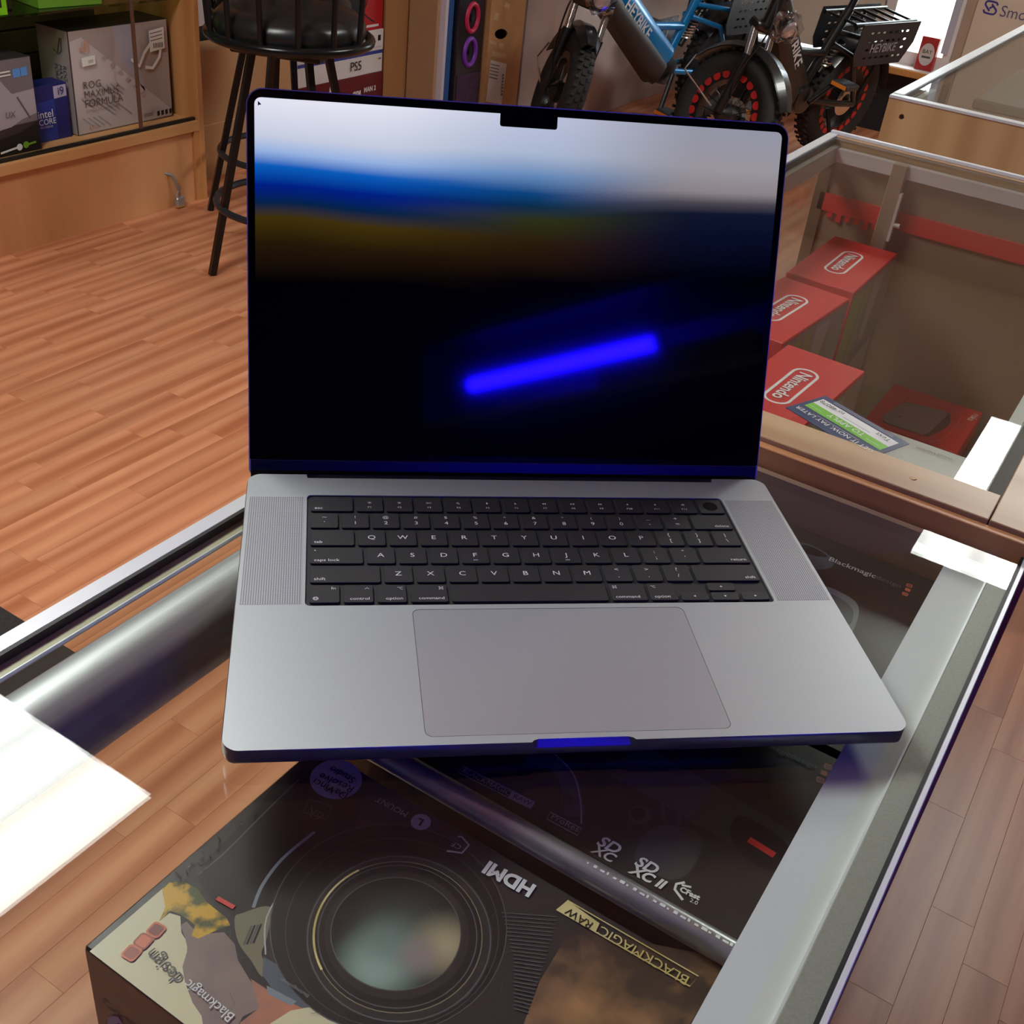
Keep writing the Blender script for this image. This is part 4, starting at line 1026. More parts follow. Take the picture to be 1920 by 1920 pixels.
# ------------------------------------------------------------------ boxes in the second counter
NRED = mat('console_red', (214, 36, 42), 0.4)
NSIDE = noisy('console_side', (128, 122, 116), (150, 142, 134), 20, 0.4)
LIME = mat('console_lime', (150, 160, 60), 0.4)
NPALE = mat('console_pale', (176, 170, 160), 0.4)
def console_box(lo, hi, rot, label):
    t, a, b, h = carton('console_box', label, 'box', lo, hi, NRED, rot, 'red game console boxes')
    pr = Print(t, 'printed_side', (a, -b, 0), (0, 1, 0), (0, 0, 1), 0.00015)
    pr.poly([(0.001, 0.001), (2 * b - 0.001, 0.001), (2 * b - 0.001, h - 0.004), (0.001, h - 0.004)], NSIDE)
    W_ = 2 * b
    pr.poly([(0.0, h - .01), (W_ * .3, h - .01), (W_ * .18, h * .45), (0.0, h * .3)], LIME, False)
    pr.poly([(W_ * .34, h - .01), (W_ * .44, h - .01), (W_ * .36, h * .5), (W_ * .26, h * .5)], LIME)
    pr.poly([(W_ * .5, h - .01), (W_ * .72, h - .01), (W_ * .62, h * .55), (W_ * .5, h * .6)], NPALE, False)
    pr.poly([(W_ * .3, h * .42), (W_ * .9, h * .5), (W_ * .9, h * .1), (W_ * .3, h * .1)], NPALE, False)
    pr.line([(W_ * .34, h * .38), (W_ * .84, h * .44), (W_ * .8, h * .16), (W_ * .36, h * .14)], 0.004, DGREY, True)
    pr.line([(W_ * .02, h * .5), (W_ * .98, h * .52)], 0.0015, DGREY)
    pr.done()
    lg = Print(t, 'printed_logo', (0, 0, h), (0, -1, 0), (1, 0, 0), 0.0002)
    lg.line(rr(-0.050, -0.0135, 0.050, 0.0135, 0.0134, 8), 0.0032, WHITE, True); lg.done()
    text(t, 'Nintendo', 0.02, (0, 0, h), (0, -1, 0), (1, 0, 0), WHITE, 'CENTER', 'CENTER', fitw=0.078, off=0.0006, bold=0.0004)
    return t
console_box((0.041, 0.664, 0.6285), (0.134, 0.861, 0.868), 0.0, 'red console box at the far end of its row in the maple-edged counter')
console_box((0.036, 0.447, 0.6285), (0.129, 0.643, 0.868), -0.08, 'red console box in the middle of its row in the maple-edged counter')
console_box((0.121, 0.248, 0.6285), (0.214, 0.444, 0.868), -0.05, 'red console box beside the blue and green card in the maple-edged counter')
console_box((0.012, 0.235, 0.6285), (0.105, 0.431, 0.862), 0.0, 'red console box mostly hidden behind the open laptop lid')

def streamer_box():
    z = 0.662
    P = [PZ(u, v, z) for u, v in ((1627, 779), (1674, 720.6), (1844, 773), (1801, 855))]
    lo = (P[0].x, P[0].y - .02, 0.6285); hi = (P[2].x, P[1].y + 0.005, z)
    t, a, b, h = carton('media_player_box', 'flat red box picturing a grey rounded media player', 'box', lo, hi, mat('player_red', (216, 38, 36), 0.4))
    pr = zprint(t, 'printed_top', z, 0.0002)
    GD = mat('player_grey', (146, 144, 146), 0.5); GS = mat('player_side', (92, 70, 72), 0.5)
    q = lambda pts: pz2(pts, z)
    pr.line(q(spline([(1700, 755), (1730, 748), (1798, 772), (1790, 800), (1750, 828), (1660, 796)], 5)), 0.0012, mat('print_pink', (232, 96, 92), 0.4), True)
    pr.poly(q(spline([(1655, 788), (1660, 778), (1690, 757), (1704, 755), (1772, 772), (1782, 782), (1776, 800), (1744, 817), (1732, 817), (1664, 796)], 4)), GS)
    pr.poly(q([(1654, 782), (1662, 776), (1690, 757), (1702, 755), (1768, 770), (1777, 775), (1774, 781), (1742, 812), (1730, 816), (1662, 793), (1655, 788)]), GD)
    pr.line(q([(1685, 784), (1691, 780)]), 0.002, DGREY)
    pr.done()
    ptext(t, 'roku', (1825, 778), (1812, 789), z, WHITE, off=0.0025)
streamer_box()

def headset_box():
    z = 0.726
    a_, b_ = PZ(1680, 812, z), PZ(1838, 862, z)
    t, a, b, h = carton('headset_box', 'white headset box with a blue sweep beside the front board', 'box', (0.228, 0.30, 0.6285), (0.355, a_.y, z), mat('headset_white', (206, 206, 200), 0.4))
    pr = zprint(t, 'printed_top', z, 0.0002); q = lambda pts: pz2(pts, z)
    pr.poly(q(spline([(1590, 862), (1640, 860), (1700, 872), (1752, 896), (1772, 918), (1740, 920), (1660, 892), (1600, 880)], 4)), mat('print_blue', (62, 66, 132), 0.4))
    pr.poly(q([(1740, 905), (1756, 897), (1774, 916), (1768, 926)]), REDP)
    pr.poly(q(spline([(1800, 880), (1815, 872), (1822, 890), (1806, 905), (1796, 900)], 4)), LGREY)
    pr.done()
    ptext(t, 'Wired Headset', (1786, 862), (1718, 840), z, DGREY, off=0.002)
headset_box()

# business card lying on the glass of the second counter
def card():
    C = [PZ(u, v, ZB) for u, v in ((1547.7, 742.8), (1705, 833), (1630, 860), (1473, 764.7))]
    c = sum(C, Vector()) / 4
    t = thing('business_card', 'navy and green pay-later card lying on the counter glass', 'card', c)
    xd = (C[3] - C[2]); w = xd.length; xd.normalize(); yd = Vector((0, 0, 1)).cross(xd); hgt = abs((C[0] - C[3]).dot(yd))
    mb = MB(); vs = [tuple(x) for x in C]; mb.add(vs + [(x, y, z + 0.0005) for x, y, z in vs], [(3, 2, 1, 0)][:0] + [(0, 3, 2, 1), (4, 5, 6, 7), (0, 1, 5, 4), (1, 2, 6, 5), (2, 3, 7, 6), (3, 0, 4, 7)])
    for f in range(len(mb.f)): mb.f[f] = tuple(reversed(mb.f[f])) 
    NAVY = mat('card_navy', (40, 56, 96), 0.4)
    mk('card_stock', mb, NAVY, t, world=True)
    org = C[2] + Vector((0, 0, 0.0006))
    ex, ey = (C[3] - C[2]) / w, (C[1] - C[2]); hh = ey.length; ey = ey / hh
    pr = Print(t, 'printed_bands', org, ex, Vector((0, 0, 1)).cross(ex), 0.00006, world=True)
    M3 = Vector((0, 0, 1)).cross(ex)
    def uv(a, b): p_ = ex * (a * w) + ey * (b * hh); return (p_.dot(ex), p_.dot(M3))
    GRN = mat('card_green', (122, 196, 48), 0.4)
    pr.poly([uv(0.05, .36), uv(0.95, .36), uv(0.95, .58), uv(0.05, .58)], GRN)
    pr.poly([uv(0.05, .58), uv(0.95, .58), uv(0.95, .84), uv(0.05, .84)], WHITE)
    pr.line([uv(0.30, .66), uv(0.62, .66)], 0.0004, BLACK)
    for y_ in (.90, .94): pr.line([uv(0.15, y_), uv(0.85, y_)], 0.0005, LGREY)
    pr.line([uv(.25, .28), uv(.75, .28)], 0.0005, LGREY); pr.line([uv(.10, .44), uv(.24, .44)], 0.0003, WHITE); pr.line([uv(.78, .44), uv(.92, .44)], 0.0003, WHITE)
    pr.done()
    def tx(s_, a, b, wid, m_): 
        p_ = org + ex * (a * w) + ey * (b * hh)
        text(t, s_, 0.004, p_, ex, M3, m_, 'LEFT', 'CENTER', world=True, fitw=wid * w, off=0.0012)
    tx('GET IT NOW, PAY LATER', .05, .17, .9, WHITE); tx('TO APPLY', .28, .46, .42, WHITE); tx('Text', .10, .72, .16, BLACK); tx('to 48078', .64, .72, .28, BLACK)
card()

# ------------------------------------------------------------------ wooden wall cabinet on the left
def wall_cabinet():
    xf, xb, ya, yb = -2.47, -2.96, 0.35, 2.072
    t = thing('display_cabinet', 'maple wall cabinet with a glass shelf full of computer part boxes', 'cabinet', (-2.7, 1.2, 0))
    def P(n, mb, m_, par=None, **k): return mk(n, mb, m_, par or t, world=True, **k)
    P('side_panel', MB().box((xb, yb - 0.022, 0), (xf, yb, 2.1), 0.001), CABW)
    P('side_panel', MB().box((xb, ya, 0), (xf, ya + 0.022, 2.1), 0.001), CABW)
    P('top_board', MB().box((xb, ya, 2.1), (xf, yb, 2.13)), CABW)
    P('deck_board', MB().box((xb, ya + 0.022, 0.240), (xf, yb - 0.022, 0.272), 0.001), CABY)
    P('base_panel', MB().box((xf - 0.03, ya + 0.022, 0), (xf - 0.012, yb - 0.045, 0.240)), wood('cabinet_base_maple', (204, 142, 94), (218, 158, 108), (226, 170, 122), 'Z', 0.22, 0.45, fig=0.5))
    P('base_stile', MB().box((xf - 0.03, yb - 0.045, 0), (xf - 0.002, yb - 0.022, 0.240)), CABW)
    P('track', MB().box((xf - 0.030, ya + 0.022, 0.272), (xf - 0.016, yb - 0.024, 0.281)), BLACK)
    P('post', MB().tube([(xf - 0.024, 1.818, 0.272), (xf - 0.024, 1.818, 2.1)], 0.0065, 12), mat('post_bronze', (122, 92, 76), 0.35, 0.5))
    P('glass_shelf', MB().box((xb + .012, ya + 0.025, 0.648), (xf - 0.055, yb - 0.024, 0.655)), glass('shelf_glass', (196, 208, 178), 0.06))
    SL = noisy('slat_brown', (78, 58, 42), (92, 70, 52), 6, 0.7)
    bk = P('back_panel', MB().box((xb, ya, 0.272), (xb + 0.004, yb, 2.1)), SL)
    k = 0; z = 0.278
    while z < 1.25:
        P('slat', MB().box((xb + 0.004, ya + 0.024, z), (xb + 0.014, yb - 0.024, z + 0.070), 0.001), SL, bk); z += 0.078
    return t
wall_cabinet()

# steel lead and padlock on the cabinet base
pl = thing('padlock', 'small padlock hanging on a steel lead from the cabinet base', 'padlock', (-2.46, 1.95, 0.03))
h0 = PX_(308, 325, -2.482); h1 = PX_(337, 360, -2.455)
mk('steel_lead', MB().tube(spline([(h0.x - 0.01, h0.y, h0.z), (-2.468, h0.y + 0.02, h0.z - 0.008), (-2.462, h1.y - 0.008, h1.z + 0.03), (-2.458, h1.y, h1.z)], 5, False), 0.0055, 8), mat('lead_grey', (150, 148, 146), 0.4, 0.4), pl, smooth=True, world=True)
mk('shackle', MB().tube([(-2.458, h1.y - 0.010, h1.z - 0.02)] + [(-2.458, h1.y + 0.010 * math.cos(a), h1.z - 0.008 + 0.012 * math.sin(a)) for a in (3.14, 2.4, 1.57, .8, 0)] + [(-2.458, h1.y + 0.010, h1.z - 0.02)], 0.0028, 8), ALU, pl, smooth=True, world=True)
mk('lock_body', MB().box((-2.466, h1.y - 0.017, h1.z - 0.052), (-2.450, h1.y + 0.017, h1.z - 0.018), 0.003), mat('lock_steel', (176, 178, 182), 0.3, 0.6), pl, world=True)
mk('lock_band', MB().box((-2.4665, h1.y - 0.0175, h1.z - 0.052), (-2.4495, h1.y + 0.0175, h1.z - 0.047), 0.001), mat('lock_brass', (206, 160, 70), 0.35, 0.6), pl, world=True)

# ------------------------------------------------------------------ boxes in the cabinet
ZD = 0.2725
def front_box(name, label, y0, y1, z0, z1, x1, dep, mt, group=None):
    t, a, b, h = carton(name, label, 'box', (x1 - dep, y0, z0), (x1, y1, z1), mt, 0.0, group)
    F = lambda nm='printed_front': Print(t, nm, (a, -b, 0), (0, 1, 0), (0, 0, 1), 0.0003)
    return t, 2 * b, h, F, a, b
def ftext(t, s_, a, b, y, z, w, m_, **k):
    text(t, s_, 0.02, (a, -b + y, z), (0, 1, 0), (0, 0, 1), m_, 'LEFT', 'CENTER', fitw=w, off=0.0045, **k)
SILV = mat('carton_silver', (176, 166, 164), 0.35, 0.15); SILV2 = mat('carton_silver_pale', (204, 196, 198), 0.35, 0.1); SILV3 = mat('carton_silver_dark', (140, 130, 130), 0.35, 0.1)
SILVB = mat('carton_silver_blue', (170, 170, 188), 0.3, 0.15)
def rog_box():
    t, W_, h, F, a, b = front_box('motherboard_box', 'large silver box with an angular logo and stacked lettering', 1.628, 2.022, ZD, 0.584, -2.566, 0.145, mat('carton_lid_dark', (40, 36, 38), 0.4))
    pr = F(); pr.poly([(0.002, 0.002), (W_ - .002, 0.002), (W_ - .002, h - .002), (0.002, h - .002)], SILV)
    pr.poly([(W_ * .42, h - .002), (W_ * .60, h - .002), (W_ * .72, h * .3), (W_ * .5, h * .66)], SILVB, False)
    pr.poly([(0.004, 0.004), (W_ * .97, 0.004), (W_ * .97, h * .10), (W_ * .12, h * .93), (0.004, h * .9)], SILV2)
    random.seed(3)
    for k in range(16):
        x = W_ * (.06 + .05 * (k % 8)); z = h * (.16 + .1 * (k // 4)); L = 0.03 + random.random() * 0.03
        pr.line([(x, z), (x + L, z - L * .8)], 0.004, SILV if k % 2 else SILVB)
    for k in range(6): pr.line([(W_ * (.30 + .07 * k), h * (.70 - .08 * k)), (W_ * (.34 + .07 * k), h * (.74 - .085 * k))], 0.008, SILV)
    # angular eye logo upper right, small one upper left
    pr.line([(W_ * .58, h * .66), (W_ * .66, h * .58), (W_ * .72, h * .70), (W_ * .86, h * .86)], 0.010, WHITE)
    pr.line([(W_ * .72, h * .56), (W_ * .80, h * .54), (W_ * .88, h * .64), (W_ * .92, h * .84)], 0.010, WHITE)
    pr.line([(W_ * .08, h * .84), (W_ * .11, h * .80), (W_ * .14, h * .90)], 0.006, mat('print_copper', (206, 150, 122), 0.4)); pr.line([(W_ * .13, h * .80), (W_ * .15, h * .82), (W_ * .16, h * .90)], 0.005, MATS['print_copper'])
    pr.poly([(W_ * .09, h * .66), (W_ * .22, h * .67), (W_ * .22, h * .755), (W_ * .09, h * .745)], WHITE)
    pr.line([(W_ * .15, h * .70), (W_ * .20, h * .705)], 0.010, SILV2)
    pr.poly([(W_ * .78, h * .70), (W_ * .94, h * .72), (W_ * .94, h * .93), (W_ * .78, h * .91)], WHITE)
    for k in range(3): pr.line([(W_ * .79, h * (.88 - .035 * k)), (W_ * .92, h * (.895 - .035 * k))], 0.003, SILV3)
    for k in range(7): pr.line([(W_ * (.82 + .015 * k), h * .735), (W_ * (.82 + .015 * k), h * .785)], 0.0025, BLACK)
    for k in range(4): pr.poly([(W_ * (.80 + .045 * k), h * .045), (W_ * (.83 + .045 * k), h * .05), (W_ * (.83 + .045 * k), h * .10), (W_ * (.80 + .045 * k), h * .095)], BLACK, False)
    pr.done()
    BR = mat('print_brown_grey', (92, 78, 74), 0.4)
    ftext(t, 'ROG', a, b, W_ * .09, h * .475, W_ * .17, BR, space=1.1); ftext(t, 'MAXIMUS', a, b, W_ * .09, h * .385, W_ * .34, BR); ftext(t, 'FORMULA', a, b, W_ * .09, h * .295, W_ * .38, BR)
    ftext(t, 'GAMING MOTHERBOARD', a, b, W_ * .09, h * .225, W_ * .34, SILV3); ftext(t, 'intel', a, b, W_ * .68, h * .075, W_ * .09, BR); ftext(t, 'ASUS', a, b, W_ * .10, h * .06, W_ * .1, MATS['print_copper'])
    ps = Print(t, 'printed_side', (-a, -b, 0), (1, 0, 0), (0, 0, 1), 0.0003); w = 2 * a
    ps.poly([(.002, .002), (w - .002, .002), (w - .002, h - .002), (.002, h - .002)], SILV)
    ps.line([(w * .5, h * .80), (w * .62, h * .76), (w * .74, h * .92)], 0.006, DGREY); ps.line([(w * .66, h * .76), (w * .76, h * .80), (w * .78, h * .92)], 0.005, DGREY); ps.done()
    for k, s_ in enumerate(('ROG', 'MAXIMUS', 'FORMULA')):
        text(t, s_, 0.02, (-a + w * (.80 - .13 * k), -b, h * .66), (0, 0, -1), (1, 0, 0), DGREY, 'LEFT', 'CENTER', fitw=h * (.14, .28, .30)[k], off=0.002)
rog_box()
def intel_box():
    t, W_, h, F, a, b = front_box('processor_box', 'dark blue processor box between the grey and silver boxes', 1.478, 1.612, ZD, 0.438, -2.576, 0.07, mat('carton_navy', (28, 36, 108), 0.35))
    pr = F(); pr.poly([(.001, .001), (W_ * .62, .001), (W_ * .62, h * .74), (.001, h * .70)], mat('carton_blue', (34, 56, 146), 0.35))
    pr.poly([(W_ * .62, h * .74), (W_ * .97, h * .76), (W_ * .97, h * .97), (W_ * .62, h * .96)], mat('badge_lilac', (176, 172, 196), 0.4)); pr.done()
    ftext(t, 'intel', a, b, W_ * .12, h * .50, W_ * .40, WHITE); ftext(t, 'CORE', a, b, W_ * .12, h * .36, W_ * .46, WHITE); ftext(t, 'i9', a, b, W_ * .72, h * .86, W_ * .16, MATS['carton_navy'])
    ftext(t, 'PROCESSOR', a, b, W_ * .14, h * .27, W_ * .34, SILV2)
intel_box()
def gpu_box():
    t, W_, h, F, a, b = front_box('graphics_card_box', 'grey and black graphics card box at the cabinet front', 1.07, 1.460, ZD, 0.542, -2.528, 0.09, mat('carton_slate', (52, 48, 52), 0.35))
    pr = F(); G1 = mat('gpu_grey', (120, 114, 120), 0.35); G2 = mat('gpu_pale', (168, 162, 170), 0.35)
    pr.poly([(.002, h * .28), (W_ - .002, h * .32), (W_ - .002, h - .002), (.002, h - .002)], G1)
    pr.poly([(W_ * .35, h * .24), (W_ * .76, h * .30), (W_ * .86, h * .36), (W_ - .002, h * .40), (W_ - .002, h * .66), (W_ * .80, h * .64), (W_ * .70, h * .82), (W_ * .35, h * .8)], G2)
    pr.line([(W_ * .84, h * .60), (W_ * .93, h * .36)], 0.006, DGREY)
    pr.poly([(.002, .002), (W_ - .002, .002), (W_ - .002, h * .31), (W_ * .84, h * .23), (W_ * .7, h * .20), (.002, h * .16)], BLACK)
    CY_ = mat('badge_cyan', (92, 150, 222), 0.4)
    pr.poly([(W_ * .83, h * .80), (W_ * .895, h * .805), (W_ * .895, h * .895), (W_ * .83, h * .89)], CY_, False); pr.poly([(W_ * .90, h * .805), (W_ * .955, h * .81), (W_ * .955, h * .90), (W_ * .90, h * .895)], CY_)
    for k in range(2): pr.line([(W_ * .64, h * (.87 - .035 * k)), (W_ * .81, h * (.875 - .035 * k))], 0.004, WHITE)
    pr.poly(circ(W_ * .86, h * .085, 0.010, n=16), mat('badge_green', (118, 172, 44), 0.4)); pr.line([(W_ * .88, h * .085), (W_ * .95, h * .095)], 0.006, MATS['badge_green'])
    pr.poly(circ(W_ * .80, h * .075, 0.010, n=16), WHITE); pr.line([(W_ * .63, h * .05), (W_ * .78, h * .075)], 0.006, WHITE)
    pr.done()
    ftext(t, 'UX', a, b, W_ * .715, h * .43, W_ * .09, DGREY, shear=0.2)
gpu_box()
front_box('carton', 'plain grey carton standing behind the graphics card box', 1.28, 1.50, ZD, 0.640, -2.74, 0.10, mat('carton_taupe', (104, 92, 84), 0.5))
GRN1 = mat('carton_lime', (132, 218, 30), 0.35, coat=0.3); GRN2 = mat('carton_leaf', (124, 174, 58), 0.35, coat=0.3)
def green_boxes():
    t, W_, h, F, a, b = front_box('graphics_card_box', 'bright green box with a black name plate on the glass shelf', 1.12, 1.412, 0.6555, 0.86, -2.535, 0.10, GRN1)
    pr = F(); pr.poly([(W_ * .40, h * .06), (W_ * .94, h * .10), (W_ * .94, h * .24), (W_ * .40, h * .22)], BLACK); pr.done()
    ftext(t, 'SUPER', a, b, W_ * .44, h * .165, W_ * .47, GRN1); ftext(t, 'OC', a, b, W_ * .66, h * .36, W_ * .27, mat('print_dark_green', (60, 100, 20), 0.4))
    t, a, b, h = carton('graphics_card_box', 'muted green shrink-wrapped box turned sideways on the glass shelf', 'box', (-2.70, 1.545, 0.6555), (-2.55, 1.755, 0.80), GRN2, -0.12)
    mk('shrink_wrap', MB().box((-a - .002, -b - .002, 0.0005), (a + .002, b + .002, h + .002)), glass('shrink_film', (244, 250, 240), 0.07, 0.08), t)
green_boxes()

# ------------------------------------------------------------------ cartons beyond the cabinet
CARD2 = noisy('tall_card', (150, 104, 62), (164, 116, 72), 4, 0.75, stretch=(1, 1, .2))
CARDP = noisy('pale_card', (190, 146, 104), (202, 158, 114), 5, 0.75)
t, a, b, h = carton('carton', 'wide tan carton leaning beside the maple cabinet behind the bar stools', 'box', (-2.74, 2.13, 0), (-2.62, 2.685, 0.447), CARDP)
pr = Print(t, 'carton_seam', (a, -b, 0), (0, 1, 0), (0, 0, 1), 0.0003); pr.line([(0.02, h * .43), (2 * b - .02, h * .44)], 0.004, mat('tape_pale', (214, 176, 138), 0.5)); pr.done()
t, a, b, h = carton('game_console_box', 'white box with black bands standing behind the tan carton', 'box', (-2.99, 2.12, 0), (-2.77, 2.66, 0.74), mat('white_carton', (208, 202, 206), 0.45))
pr = Print(t, 'printed_front', (a, -b, 0), (0, 1, 0), (0, 0, 1), 0.0004)
pr.poly([(.001, .001), (.075, .001), (.075, h - .01), (.001, h - .01)], BLACK, False); pr.line([(.10, .4), (.10, h * .76)], 0.006, DGREY)
pr.poly([(.18, .40), (.24, h * .66), (.40, h * .68), (.42, .40)], BLACK); pr.done()
WC = mat('bundle_white', (218, 212, 210), 0.45); MAR = mat('bundle_maroon', (104, 26, 30), 0.4); CRIM = mat('bundle_crimson', (176, 26, 32), 0.4); BLU = mat('bundle_blue', (52, 62, 140), 0.4)
ys, ye, xs = 2.715, 3.248, -2.62
def bundle(z0, z1, m_, lab, fn, dx=0.0):
    t, a, b, h = carton('game_console_box', lab, 'box', (xs - 0.28, ys, z0), (xs + dx, ye, z1), m_, 0.0, 'stacked game console boxes')
    pr = Print(t, 'printed_front', (a, -b, 0), (0, 1, 0), (0, 0, 1), 0.0004); fn(pr, 2 * b, h, t, a, b)
    if pr.mb.f: pr.done()
def f1(pr, W_, h, t, a, b):
    ftext(t, 'SPI', a, b, W_ * .62, h * .70, W_ * .10, WC, bold=0.001); ftext(t, 'MAN 2', a, b, W_ * .76, h * .76, W_ * .15, WC, bold=0.001)
    pr.poly([(W_ * .30, h * .30), (W_ * .42, h * .30), (W_ * .42, h * .96), (W_ * .36, h * .96)], WC)
def f2(pr, W_, h, t, a, b):
    pr.poly([(.001, h * .84), (W_ - .001, h * .84), (W_ - .001, h - .001), (.001, h - .001)], BLU); ftext(t, 'PS5', a, b, W_ * .60, h * .45, W_ * .13, BLACK)
    pr.poly(circ(W_ * .93, h * .6, 0.006, n=10), GOLD, False); pr.line([(W_ * .95, h * .6), (W_ * .985, h * .6)], 0.006, DGREY)
def f3(pr, W_, h, t, a, b):
    pr.poly([(W_ * .70, h * .2), (W_ * .84, h * .2), (W_ * .84, h * .95), (W_ * .74, h * .95)], LGREY); pr.line([(W_ * .93, h * .60), (W_ * .965, h * .60)], 0.022, BLACK); pr.line([(W_ * .82, h * .16), (W_ * .98, h * .16)], 0.004, LGREY)
def f4(pr, W_, h, t, a, b):
    pr.poly([(W_ * .80, h * .05), (W_ * .95, h * .05), (W_ * .95, h * .09), (W_ * .80, h * .09)], WC); pr.line(spline([(W_ * .72, h * .9), (W_ * .80, h * .5), (W_ * .76, h * .3), (W_ * .9, h * .12)], 4, False), 0.006, BLACK)
    pr.poly([(W_ * .4, h * .1), (W_ * .72, h * .1), (W_ * .76, h * .9), (W_ * .4, h * .9)], BLACK)
bundle(0.0, 0.251, MAR, 'dark red console box at the bottom of the carton stack', f1, 0.004)
bundle(0.2513, 0.340, WC, 'white console box with a blue upper band in the carton stack', f2)
bundle(0.3403, 0.420, WC, 'plain white console box under the crimson one in the carton stack', f3, 0.002)
bundle(0.4203, 0.66, CRIM, 'crimson console box on top of the carton stack', f4, -0.005)
t, a, b, h = carton('carton', 'tall brown carton standing next to the stacked console boxes', 'box', (-2.95, 3.262, 0), (-2.62, 3.60, 1.05), CARD2)
pr = Print(t, 'carton_mark', (a, -b, 0), (0, 1, 0), (0, 0, 1), 0.0004); pr.line(circ(b * 1.55, 0.545 - .08, 0.03, n=20), 0.006, mat('card_stain', (120, 80, 46), 0.7), True); pr.done()
solo('flat_board', MB().box((-2.615, 3.418, 0), (-2.47, 3.438, 1.0), 0.001), mat('board_tan', (176, 140, 104), 0.6), 'narrow tan board on edge beside the tall brown carton', 'board')
solo('flat_board', MB().box((-2.615, 3.440, 0), (-2.44, 3.458, 1.0), 0.001), mat('board_white', (214, 206, 220), 0.5), 'narrow white board on edge beside the computer case', 'board')
solo('flat_board', MB().box((-2.615, 3.460, 0), (-2.43, 3.482, 1.0), 0.001), mat('board_blue', (48, 92, 150), 0.5), 'narrow blue board on edge against the computer case', 'board')
def pc_case():
    t = thing('computer_case', 'black computer case with red and purple ring fans', 'computer case', (-2.5, 3.58, 0))
    def P(n, mb, m_, par=None, **k): return mk(n, mb, m_, par or t, world=True, **k)
    P('case_body', MB().box((-2.62, 3.486, 0.0), (-2.405, 3.685, 0.80), 0.003), mat('case_black', (22, 16, 24), 0.3, coat=0.3))
    for zc, c, e in ((0.470, (196, 40, 78), (200, 30, 70)), (0.33, (120, 50, 170), (110, 40, 170)), (0.62, (210, 50, 60), (210, 40, 50))):
        f = P('fan_ring', MB().tube([(-2.4035, 3.585 + 0.043 * math.cos(x * .2618), zc + 0.055 * math.sin(x * .2618)) for x in range(24)], 0.0105, 8, closed=True), mat('ring_%d' % int(zc * 100), c, 0.4), smooth=True)
        P('fan_hub', MB().tube([(-2.405, 3.585, zc), (-2.398, 3.585, zc)], 0.014, 14), BLACK, f)
    P('front_grille', MB().box((-2.4045, 3.50, 0.03), (-2.402, 3.675, 0.24)), noisy('case_violet', (40, 20, 46), (70, 36, 76), 40, 0.4))
pc_case()
def label_carton():
    t = thing('carton', 'slim tan carton with an oval handle hole and white shipping label', 'box', (-2.4925, 3.845, 0))
    a, b, h = 0.1075, 0.145, 1.05
    def pt(u, v): q = PX_(u, v, -2.385); return (q.y - 3.70, q.z)
    c0 = pt(940, 64); ov = circ(c0[0] - b, c0[1], 0.055, 0.022, n=20, rot=-0.15); fo = [(-b, 0), (b, 0), (b, h), (-b, h)]
    ap = fo + ov; fs = []
    for q in geometry.tessellate_polygon([[Vector((y, z, 0)) for y, z in p_] for p_ in (fo, ov)]):
        i, j, k = (ap[n_] for n_ in q); cr = (j[0] - i[0]) * (k[1] - i[1]) - (j[1] - i[1]) * (k[0] - i[0]); fs.append(tuple(q) if cr > 0 else tuple(reversed(q)))
    mb = MB().add([(a, y, z) for y, z in ap], fs)
    mb.add([(a, y, z) for y, z in ov] + [(a - 0.006, y, z) for y, z in ov], [(n_, (n_ + 1) % 20, 20 + (n_ + 1) % 20, 20 + n_) for n_ in range(20)])
    mb.add([(x, y, z) for x in (-a, a) for y, z in fo], [(0, 3, 2, 1), (0, 1, 5, 4), (1, 2, 6, 5), (2, 3, 7, 6), (3, 0, 4, 7)])
    mk('carton_body', mb, CARD, t)
    pr = Print(t, 'printed_front', (a, -b, 0), (0, 1, 0), (0, 0, 1), 0.0004)
    pr.poly([pt(920, 112), pt(950, 120), pt(940, 196), pt(911, 190)], mat('label_white', (214, 206, 200), 0.5)); pr.name = 'shipping_label'
    for k in range(5): pr.line([pt(920 - k, 120 + 6 * k), pt(936 - k, 124 + 6 * k)], 0.004, DGREY)
    for k in range(7): pr.line([pt(941 - k * .6, 140 + 6 * k), pt(944 - k * .6, 141 + 6 * k)], 0.010, DGREY)
    pr.done(); pr = Print(t, 'printed_front', (a, -b, 0), (0, 1, 0), (0, 0, 1), 0.0004)
    PC_ = mat('print_card_pale', (196, 158, 124), 0.6)
    pr.line([pt(918, 78), pt(930, 82)], 0.01, PC_); pr.line([pt(936, 84), pt(944, 88)], 0.022, PC_); pr.line([pt(922, 100), pt(948, 106)], 0.02, PC_); pr.line([pt(926, 30), pt(934, 32)], 0.03, PC_); pr.line([pt(945, 8), pt(955, 12)], 0.02, PC_)
    pr.done()
label_carton()
# sign on the grey wall
A_, B_ = PX_(1222, 40, XJ), PX_(1262, 72, XJ)
sg = thing('wall_sign', 'small navy sign with a pale number on the grey wall', 'sign', (XJ, (A_.y + B_.y) / 2, B_.z - .03))
mk('sign_plate', MB().box((XJ, A_.y, B_.z - 0.02), (XJ + 0.004, B_.y + .02, A_.z)), mat('sign_navy', (58, 62, 84), 0.5), sg, world=True)
text(sg, '40°', 0.06, (XJ + 0.004, (A_.y + B_.y) / 2 + .01, (A_.z + B_.z) / 2 - 0.02), (0, 1, 0), (0, 0, 1), mat('sign_pale', (150, 150, 164), 0.5), world=True, fitw=(B_.y - A_.y) * .75, off=0.0015)

